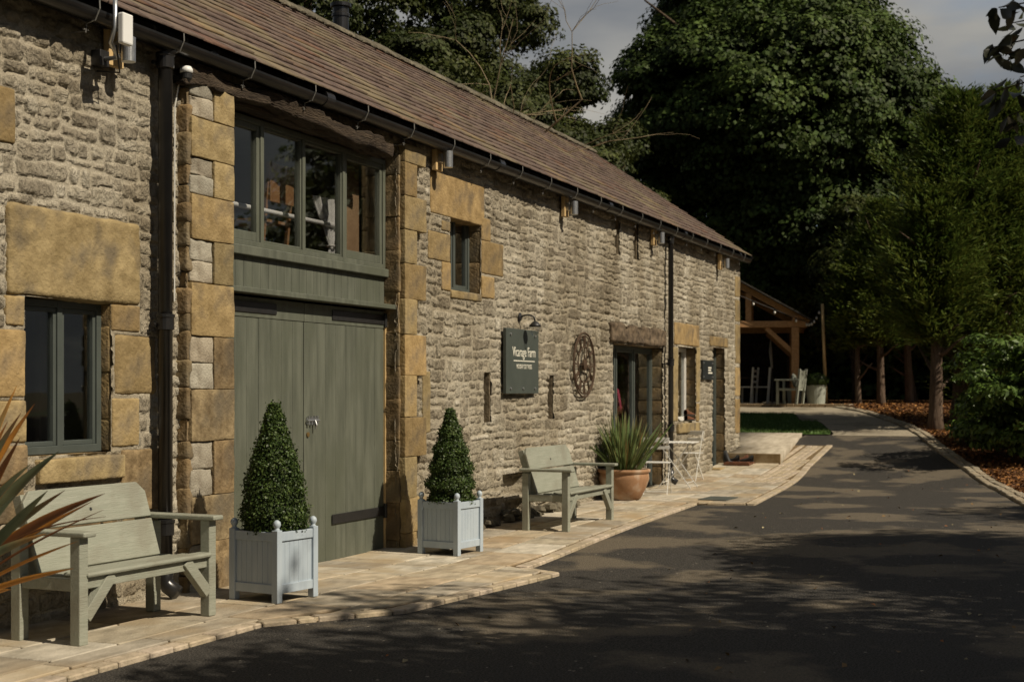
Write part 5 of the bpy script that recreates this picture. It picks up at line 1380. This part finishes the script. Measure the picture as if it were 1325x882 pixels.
o = leaflitter('leaf_litter', P, .07, 5, [(.28, .12, .032), (.20, .085, .026), (.13, .06, .025), (.40, .19, .05), (.08, .04, .02)]); tag(o, 'orange brown fallen leaves covering the bed beside the drive', 'fallen leaves', kind='stuff')
n = 150; X_ = rg.uniform(6, 28, n); Y_ = rg.uniform(-6.2, -2.4, n); P = np.stack([X_, Y_, np.array([G(x, y)+.012 for x, y in zip(X_, Y_)])], -1)
o = leaflitter('scattered_leaves', P, .045, 6, [(.30, .12, .04), (.22, .14, .06), (.33, .28, .16)]); tag(o, 'few small dry leaves and chippings scattered on the tarmac', 'leaves', kind='stuff')
# rubble and weeds along the wall foot
mb = MB(); rs = random.Random(77)
for k in range(60):
    x = rs.uniform(13.6, 17.5); s_ = rs.uniform(.03, .085); mb.cc = (rs.uniform(.7, 1.1),)*3+(1,)
    mb.lathe([(0, -s_*.4), (s_*1.1, -s_*.2), (s_*.9, s_*.4), (s_*.3, s_*.65), (0, s_*.66)], 7, (x, -.03-rs.random()*.16, G(x)+.04+rs.uniform(0, .08)), Matrix.Rotation(rs.uniform(0, 3), 3, 'Z') @ Matrix.Rotation(rs.uniform(-.4, .4), 3, 'X'))
o = mb.build('loose_rubble', M['ridge'], None, bev=0, col=True); tag(o, 'loose rubble stones along the foot of the wall behind the far bench', 'rubble', kind='stuff')

# ------------------------------------------------------------------ trees
def crown(name, lobes, nclump, per, rc, size, m, parent, seed, up=.35, colr=(.6, 1.35), droop=0.0, asp=.7):
    """leaf clumps spread over and through the lobes (cx,cy,cz,rx,ry,rz); local coordinates"""
    r_ = np.random.default_rng(seed); lob = np.array(lobes, float)
    area = (lob[:, 3]*lob[:, 5])**1.0; pick = r_.choice(len(lob), nclump, p=area/area.sum())
    d = r_.normal(0, 1, (nclump, 3)); d /= np.linalg.norm(d, axis=1, keepdims=True); rr0 = r_.uniform(.45, 1.0, (nclump, 1))**.45
    cen = lob[pick, :3]+d*lob[pick, 3:6]*rr0
    # drop clumps deep inside other lobes
    rcl = rc*r_.uniform(.55, 1.25, (nclump, 1))
    dd = r_.normal(0, 1, (nclump, per, 3)); dd[..., 2] = np.abs(dd[..., 2])*.9-.25; dd /= np.linalg.norm(dd, axis=2, keepdims=True)
    rad_ = r_.uniform(.35, 1.0, (nclump, per, 1))**.5
    sq = np.array([1, 1, .62])
    P = cen[:, None, :]+dd*rad_*rcl[:, None, :]*sq
    P[..., 2] -= droop*rcl[:, None, 0]*(dd[..., 0]**2+dd[..., 1]**2)
    Nn = dd*.9+d[:, None, :]*.5+np.array([0, 0, up])
    P = P.reshape(-1, 3); Nn = Nn.reshape(-1, 3)
    n = len(P); Nn = Nn+r_.normal(0, .45, (n, 3)); Nn /= np.linalg.norm(Nn, axis=1, keepdims=True)
    t = r_.normal(0, 1, (n, 3)); t -= (t*Nn).sum(1, keepdims=True)*Nn; t /= np.linalg.norm(t, axis=1, keepdims=True); b = np.cross(Nn, t); s = size*r_.uniform(.55, 1.3, (n, 1))
    V = np.stack([P-t*s*.5, P+b*s*asp*.5+Nn*s*.12, P+t*s*.5, P-b*s*asp*.5+Nn*s*.12], 1).reshape(-1, 3)
    cg = np.repeat(r_.uniform(.75, 1.2, nclump), per)*r_.uniform(colr[0], colr[1], n); yl_ = r_.uniform(.92, 1.12, n)
    col = np.repeat(np.stack([cg*yl_, cg, cg*.9, np.ones(n)], -1), 4, 0)
    return npmesh(name, V, np.arange(n*4).reshape(-1, 4), m, col, parent=parent)
def trunk(parent, H, r0, seed, m=None, lean=(0, 0), limbs=7, spread=2.5, bend=.3, start=.35):
    rs = random.Random(seed); mb = MB(); pts = []; rad_ = []
    for i in range(9):
        t = i/8; pts.append(Vector((lean[0]*t+bend*math.sin(t*3+seed), lean[1]*t+bend*math.cos(t*2.3+seed)-bend*math.cos(seed), -.3+H*t))); rad_.append(r0*(1.35 if i == 0 else 1)*(1-.72*t))
    pts[0].x = pts[1].x*.6; pts[0].y = pts[1].y*.6
    mb.tube(pts, rad_, 12)
    for k in range(limbs):
        t = start+(1-start)*k/limbs; b0 = pts[0].lerp(pts[-1], t); i = min(7, int(t*8)); b0 = pts[i].lerp(pts[i+1], t*8-i); a = rs.uniform(0, 6.28); L_ = spread*rs.uniform(.6, 1.1)
        d = Vector((math.cos(a), math.sin(a), rs.uniform(.3, .8)))*L_
        mb.tube([b0, b0+d*.35+Vector((0, 0, -.05*L_)), b0+d*.7, b0+d], [r0*(1-.7*t)*.55, r0*.35*(1-.6*t), r0*.2*(1-.5*t), r0*.05], 7)
    return mb.build('trunk', m or M['bark'], parent, smooth=True)
def at(px, py, Z):
    p = zp(px, py, Z); return p.x, p.y, p.z
# big sycamore behind the barn end
def sycamore():
    Z = 46; S = Z/F; bx, by, _ = at(1000, 505, Z)
    r = thing('sycamore_tree', 'huge dark round sycamore filling the sky beyond the end of the barn', 'tree', (bx, by, 1.0))
    lob = []
    def lb(px, py, rp, rz=None, dz=0):
        x, y, z = at(px, py, Z+dz); lob.append((x-bx, y-by, z-1.0, rp*S, rp*S, (rz or rp)*S))
    for a in [(1000, 130, 150, 140), (900, 120, 95, 90), (1090, 120, 105, 100), (860, 200, 75, 80), (1150, 180, 90, 90), (960, 30, 110, 90), (1060, 50, 100, 90), (930, 270, 110, 80), (1050, 280, 130, 90), (1160, 270, 80, 80), (850, 250, 50, 50), (1000, 350, 110, 60), (1200, 190, 42, 60), (1120, 360, 90, 60), (905, 40, 55, 50)]: lb(*a, dz=random.uniform(-1.5, 1.5))
    crown('foliage', lob, 2400, 190, .78, .16, M['leaf'], r, 21, colr=(.55, 1.4), droop=.35, asp=.8)
    trunk(r, 11, .55, 2, spread=4.5, limbs=9)
sycamore()
def simple_tree(name, label, px, Z, top_py, rpx, seed, n=420, per=80, m=None, ls=.24, base=1.0, zlow=.25, group=None, rcs=.75, bark=None):
    S = Z/F; bx, by, _ = at(px, 505, Z); zt = CAM[2]+(HY-top_py)*S
    r = thing(name, label, 'tree', (bx, by, base), group=group); rs = random.Random(seed); R0 = rpx*S; H = zt-base; lob = []
    for k in range(9):
        t = rs.uniform(zlow, .84); rr0 = R0*(1-abs(t-.55)*.8)*.62; a = rs.uniform(0, 6.28); lob.append((math.cos(a)*R0*.5, math.sin(a)*R0*.5, H*t, rr0, rr0, rr0*.85))
    lob.append((0, 0, H-R0*.45, R0*.5, R0*.5, R0*.45)); lob.append((0, 0, H*.55, R0*.7, R0*.7, H*.28))
    crown('foliage', lob, n, per, rcs, ls, m or M['leaf2'], r, seed, asp=.6)
    trunk(r, H*.9, .28 if H > 6.5 else .12, seed, spread=R0*.8, limbs=7, m=bark); return r
# trees behind the roof
simple_tree('ash_tree', 'leafy tree behind the roof left of the sky gap, right of the bare branches', 738, 36, 72, 74, 41, 620, 170, M['leaf2'], .125, base=0, rcs=.6)
simple_tree('ash_tree', 'olive green tree behind the roof ridge, behind the bare branches', 622, 34, -40, 95, 42, 600, 170, M['leaf2'], .125, base=0, rcs=.6)
simple_tree('ash_tree', 'dark leafy tree behind the roof by the black flue', 480, 31, -60, 120, 43, 560, 170, M['leaf2'], .125, base=0, rcs=.6)
simple_tree('ash_tree', 'leafy tree top showing above the ridge at the top left', 370, 30, -90, 110, 44, 350, 150, M['leaf2'], .13, base=0, rcs=.6)
simple_tree('ash_tree', 'dense olive tree filling the view just above the middle of the ridge', 675, 37, 5, 72, 47, 560, 170, M['leaf2'], .125, base=0, rcs=.6)
simple_tree('ash_tree', 'leafy tree behind the ridge between the flue and the bare branches', 550, 33, -60, 90, 48, 520, 170, M['leaf2'], .125, base=0, rcs=.6)
simple_tree('ash_tree', 'low bushy green tree where the roof ridge meets the big sycamore', 790, 40, 160, 60, 45, 300, 150, M['leaf2'], .13, base=0, rcs=.6)
# bare pale branches in front of them
def bare(px, Z, seed, label, base_py=330, H=4.2):
    bx, by, bz = at(px, 505, Z); r = thing('bare_shrub', label, 'shrub', (bx, by, 0), group='bare branched shrubs behind the roof ridge'); mb = MB(); rs = random.Random(seed)
    def grow(p, d, L_, rad_, k):
        n = 4; pts = [p]; q = p.copy(); dd = d.copy()
        for i in range(n):
            dd = (dd+Vector((rs.uniform(-.28, .28), rs.uniform(-.28, .28), rs.uniform(-.22, .12)))).normalized(); q = q+dd*L_/n; pts.append(q.copy())
        mb.tube(pts, [rad_*(1-.5*i/n) for i in range(n+1)], 5, False)
        if k > 0:
            for j in range(rs.choice([2, 3, 3])):
                i = rs.randint(1, n); d2 = (dd+Vector((rs.uniform(-1, 1), rs.uniform(-1, 1), rs.uniform(-.35, .7)))).normalized(); grow(pts[i], d2, L_*rs.uniform(.5, .8), rad_*.5, k-1)
    for j in range(9):
        a = rs.uniform(0, 6.28); grow(Vector((0, 0, 2.2)), Vector((math.cos(a)*.45, math.sin(a)*.45, 1)).normalized(), H*.7, .055, 4)
    mb.tube([(0, 0, -.2), (0, 0, 2.3)], [.12, .08], 8)
    mb.build('branches', M['twig'], r, smooth=True)
bare(612, 27.5, 3, 'pale bare branches spreading above the ridge left of the leafy tree', H=3.4)
bare(636, 27, 8, 'pale bare twigs above the ridge, nearest the sky gap', H=1.7)
bare(500, 26, 5, 'thin bare stems above the ridge just right of the flue', H=5.2)

# dark wood behind everything at the end of the drive
for k, (px, Z, tp, rp, lab) in enumerate([(1010, 58, 330, 120, 'dark low tree behind the pavilion, under the sycamore'), (1110, 52, 300, 120, 'dark low tree straight beyond the end of the path'), (1190, 56, 260, 130, 'dark tree in the deep shade behind the conifer trunks'), (1290, 50, 200, 150, 'dark tree at the back of the right hand wood'), (1400, 46, 150, 150, 'dark tree behind the laurel at the right edge'), (930, 60, 330, 90, 'dark low tree left of the pavilion roof'), (840, 56, 260, 80, 'dark low tree hidden behind the barn roof end')]):
    simple_tree('woodland_tree', lab, px, Z, tp, rp, 60+k, 420, 70, M['leaf'], .34, zlow=.05, rcs=1.1, group='dark trees closing the end of the drive')
# understorey hedge mass
rg2 = np.random.default_rng(66); lob = []
for k in range(34):
    px = 930+k*16; x, y, z = at(px, 505, 53+rg2.uniform(-2, 3)); lob.append((x, y, 1.2+rg2.uniform(0, 2.2), 1.6, 1.6, 1.7))
o = crown('undergrowth', lob, 1500, 60, .9, .3, M['leaf'], None, 67, colr=(.5, 1.1)); tag(o, 'dark undergrowth filling the wood behind the pavilion and path', 'undergrowth', kind='stuff')

# conifers on the right
def conifer(label, gpx, gpy, Z, top_py, rpx, seed, n=900, bare_to=.22, tr=.16, m=None, slant=0, center=None):
    if center is not None: bx, by = center
    else:
        q = gp(gpx, gpy); bx, by = q.x, q.y
    Zr = bx*cs+(by+6.4)*sn; S = Zr/F; zt = CAM[2]+(HY-top_py)*S; bz = G(bx, by)
    r = thing('conifer_tree', label, 'tree', (bx, by, bz), group='feathery conifers along the right of the drive'); r_ = np.random.default_rng(seed); H = zt-bz; R0 = rpx*S
    # sprays: branches curving up and out, each with flat feathery fans
    V = []; Q = []; Cc = []; cnt = 0
    P_all = []; T_all = []; S_all = []
    for k in range(n):
        t = bare_to-.06+(1.06-bare_to)*r_.random()**.72; a = r_.uniform(0, 2*math.pi); L_ = R0*(1.05-t)**.75*(r_.uniform(.35, 1.0) if r_.random() < .75 else r_.uniform(.9, 1.55))*(1.0 if t > bare_to+.1 else .8)
        out = np.array([math.cos(a), math.sin(a), 0]); s = np.linspace(.25, 1, 26)
        lift = .1+.75*r_.random()
        pts = np.array([0, 0, H*t])[None]+out[None]*(s*L_)[:, None]+np.array([0, 0, 1])[None]*((s**1.6)*L_*lift-.12*L_)[:, None]
        tan = out*1.0+np.array([0, 0, lift*1.2]); tan /= np.linalg.norm(tan)
        side = np.cross(tan, [0, 0, 1]); side /= np.linalg.norm(side)
        for sg_ in (-1, 1):
            off = sg_*side*.06
            P_all.append(pts+off+r_.normal(0, .05, pts.shape)); T = tan[None]+sg_*side[None]*r_.uniform(.2, .9, (26, 1))+r_.normal(0, .22, (26, 3)); T_all.append(T); S_all.append(.23*(1.15-.5*s)*r_.uniform(.5, 1.3, 26))
    P = np.concatenate(P_all); T = np.concatenate(T_all); T /= np.linalg.norm(T, axis=1, keepdims=True); s = np.concatenate(S_all)[:, None]
    N0 = np.tile([0, 0, 1.0], (len(P), 1))+r_.normal(0, .5, P.shape); b = np.cross(T, N0); b /= np.linalg.norm(b, axis=1, keepdims=True)
    nn = np.cross(b, T)
    Vv = np.stack([P, P+T*s*.5+b*s*.10, P+T*s-nn*s*.08, P+T*s*.5-b*s*.10], 1).reshape(-1, 3); g_ = np.repeat(r_.uniform(.6, 1.4, len(P)), 4); y = np.repeat(r_.uniform(.9, 1.25, len(P)), 4)
    npmesh('foliage', Vv, np.arange(len(Vv)).reshape(-1, 4), m or M['conifer'], np.stack([g_*y, g_, g_*.8, np.ones(len(g_))], -1), parent=r)
    trunk(r, H*.92, tr, seed, M['redbark'], spread=R0*.5, limbs=10, bend=.08, start=.25); return r
conifer('conifer with the thick reddish trunk at the right, its spray lit bright green', 1243, 549, 0, 130, 170, 1, 1500, .42, .24)
conifer('conifer with a slimmer trunk left of the thick reddish one', 1209, 540, 0, 250, 110, 2, 950, .42, .17)
conifer('conifer nearest the end of the path with low light green sprays', 1140, 527, 0, 265, 95, 3, 950, .36, .12)
conifer('slim conifer trunk second from the path end', 1178, 531, 0, 300, 80, 4, 650, .46, .13)
conifer('thin conifer stem in deep shade near the light post', 1112, 524, 0, 320, 62, 5, 500, .42, .09)
conifer('tall conifer rising behind the right edge of the picture', 1300, 548, 0, 120, 120, 6, 1000, .1, .2)

simple_tree('holly_tree', 'dense glossy broadleaf tree just right of the light post', 1108, 42, 262, 52, 91, 330, 110, M['leaf2'], .15, base=1.2, zlow=.3, rcs=.5, group='broadleaf trees between the conifer trunks')
simple_tree('holly_tree', 'dark broadleaf tree between the two conifer trunks left of the thick one', 1186, 40, 300, 45, 92, 260, 110, M['leaf'], .15, base=1.2, zlow=.3, rcs=.5, group='broadleaf trees between the conifer trunks')
simple_tree('holly_tree', 'dark broadleaf tree behind the laurel, right of the thick conifer trunk', 1296, 38, 250, 55, 93, 300, 110, M['leaf'], .15, base=1.2, zlow=.2, rcs=.5, group='broadleaf trees between the conifer trunks')
# broadleaf laurel bush at right edge
def bush(name, label, px, py, W_, H_, seed, m, ls, n, loc=None):
    q = gp(px, py) if loc is None else Vector(loc); r = thing(name, label, 'bush', tuple(q)); r_ = np.random.default_rng(seed)
    lob = [(r_.uniform(-W_*.4, W_*.4), r_.uniform(-W_*.4, W_*.4), H_*r_.uniform(.3, .75), W_*.42, W_*.42, H_*.3) for _ in range(7)]
    crown('foliage', lob, n, 60, .28, ls, m, r, seed, up=.6, asp=.42, colr=(.6, 1.4)); mb = MB()
    for k in range(5):
        a = k*1.25; mb.tube([(0, 0, -.1), (.2*math.cos(a), .2*math.sin(a), H_*.35), (W_*.3*math.cos(a), W_*.3*math.sin(a), H_*.7)], [.04, .025, .01], 6)
    mb.build('stem', M['bark'], r); return r
bush('laurel_bush', 'glossy bright green laurel bush at the right edge beside the leaf bed', 1345, 600, 2.0, 2.3, 9, M['laurel'], .13, 330, loc=(22.5, -6.9+.0, 0) if False else None)
bush('laurel_bush', 'darker low laurel bush further back under the conifers', 1330, 575, 1.7, 1.5, 10, M['laurel'], .12, 200)
bush('small_shrub', 'small dark green seedling shrub in the orange leaf bed', 1255, 578, .5, .5, 11, M['laurel'], .09, 40)

# ------------------------------------------------------------------ off-frame trees across the drive: they shade it and show in the glass
def shade_tree(label, x, y, H, Rr, seed, n=215, per=70, zc=.68, rc=.7, ls=.17, gap=1.0):
    r = thing('roadside_tree', label, 'tree', (x, y, 0), group='broadleaf trees lining the near side of the drive'); rs = random.Random(seed); lob = []
    for k in range(8):
        a = rs.uniform(0, 6.28); q = rs.uniform(.2, .62)*Rr; lob.append((q*math.cos(a), q*math.sin(a), H*zc+rs.uniform(-.45, .55)*Rr, Rr*.42, Rr*.42, Rr*.36))
    crown('foliage', lob, n, per, rc, ls, M['leaf2'], r, seed, asp=.65); trunk(r, H*.8, .2, seed, spread=Rr*.7, limbs=8); return r
for k, (x, y, H, Rr, lb) in enumerate([(3.5, -11.2, 8.6, 3.0, 'roadside tree opposite the near bench'), (8.2, -11.6, 9.2, 3.2, 'roadside tree opposite the barn doors'), (12.6, -12.2, 9.4, 3.0, 'roadside tree opposite the second planter'),
        (18.0, -13.4, 8.4, 2.4, 'smaller roadside tree opposite the far bench'), (-1.5, -12.0, 9.5, 3.2, 'roadside tree behind the photographer'), (5.8, -8.9, 6.6, 2.0, 'small roadside tree just across the drive from the near bench'), (13.4, -9.6, 6.4, 1.7, 'small roadside tree just across the drive from the second planter')]):
    shade_tree(lb, x, y, H, Rr, 80+k)

for k, (x, y, H, Rr, lb) in enumerate([(62, -24, 14, 5, 'tall tree far off across the drive, farthest from the barn'), (56, -26, 15, 5, 'tall tree across the drive well beyond the pavilion'), (72, -30, 17, 6, 'tallest tree at the far end across the drive'), (9, -27, 15, 5, 'tall tree far across the drive opposite the barn doors'), (18, -29, 16, 5.5, 'tall tree far across the drive opposite the farm sign'), (28, -28, 15, 5, 'tall tree far across the drive opposite the far door'), (0, -28, 14, 5, 'tall tree far across the drive opposite the near end')]):
    shade_tree(lb, x, y, H, Rr, 180+k, 150, 60, .62, 1.15, .34)
# branch with dark cherry leaves hanging in at the top right
def branch():
    cx_, cy_ = 7.6, -8.6
    r = thing('cherry_tree', 'dark leaved cherry branch hanging into the top right corner', 'tree', (cx_, cy_, 0)); o = Vector((cx_, cy_, 0)); rs = random.Random(4)
    mb = MB(); mb.tube([(0, 0, -.2), (.05, .05, 1.5), (0, .1, 3.2), (-.1, 0, 4.6)], [.12, .10, .08, .04], 10)
    tipsB = [(1292, 10), (1300, 70), (1283, 62), (1290, 118), (1305, 150), (1310, 30), (1320, 100), (1318, 180), (1330, 60)]
    P = []; D = []
    start = Vector((0, .1, 3.3))
    for k, (px, py) in enumerate(tipsB):
        tp = zp(px, py, 7.3+rs.uniform(-.25, .25))-o; mid = start.lerp(tp, .55)+Vector((0, 0, .18)); mb.tube([start, mid, tp.lerp(mid, .3), tp], [.02, .009, .006, .003], 6)
        for j in range(26):
            t = rs.uniform(.0, 1)**.6; b = mid.lerp(tp, t)+Vector((rs.gauss(0, .035), rs.gauss(0, .035), rs.gauss(0, .035)))
            if j < 3: b = tp
            P.append(b); D.append(Vector((rs.uniform(-1, 1), rs.uniform(-1, 1), rs.uniform(-1.1, .0))).normalized())
    mb.build('trunk', M['bark'], r, smooth=True)
    V = []; Q = []; Cc = []
    for p_, d in zip(P, D):
        L_ = rs.uniform(.08, .13); s_ = d.cross(Vector((rs.uniform(-1, 1), rs.uniform(-1, 1), rs.uniform(-1, 1)))).normalized(); nr = s_.cross(d); k = len(V)
        g_ = rs.uniform(.7, 1.4)
        prof_ = [(0, .02), (.2, .6), (.45, 1), (.7, .75), (.9, .25), (1, .01)]
        for t, w_ in prof_:
            c_ = p_+d*(L_*t+.012)+nr*(-.25*L_*t*t)
            for e in (-1, 0, 1): V.append(c_+s_*e*w_*L_*.24+nr*abs(e)*w_*L_*.06); Cc.append((g_, g_, g_, 1))
        for i in range(5):
            for e in range(2): Q.append((k+i*3+e, k+i*3+e+1, k+(i+1)*3+e+1, k+(i+1)*3+e))
    npmesh('leaves', V, Q, M['cherry'], Cc, smooth=True, parent=r)
branch()
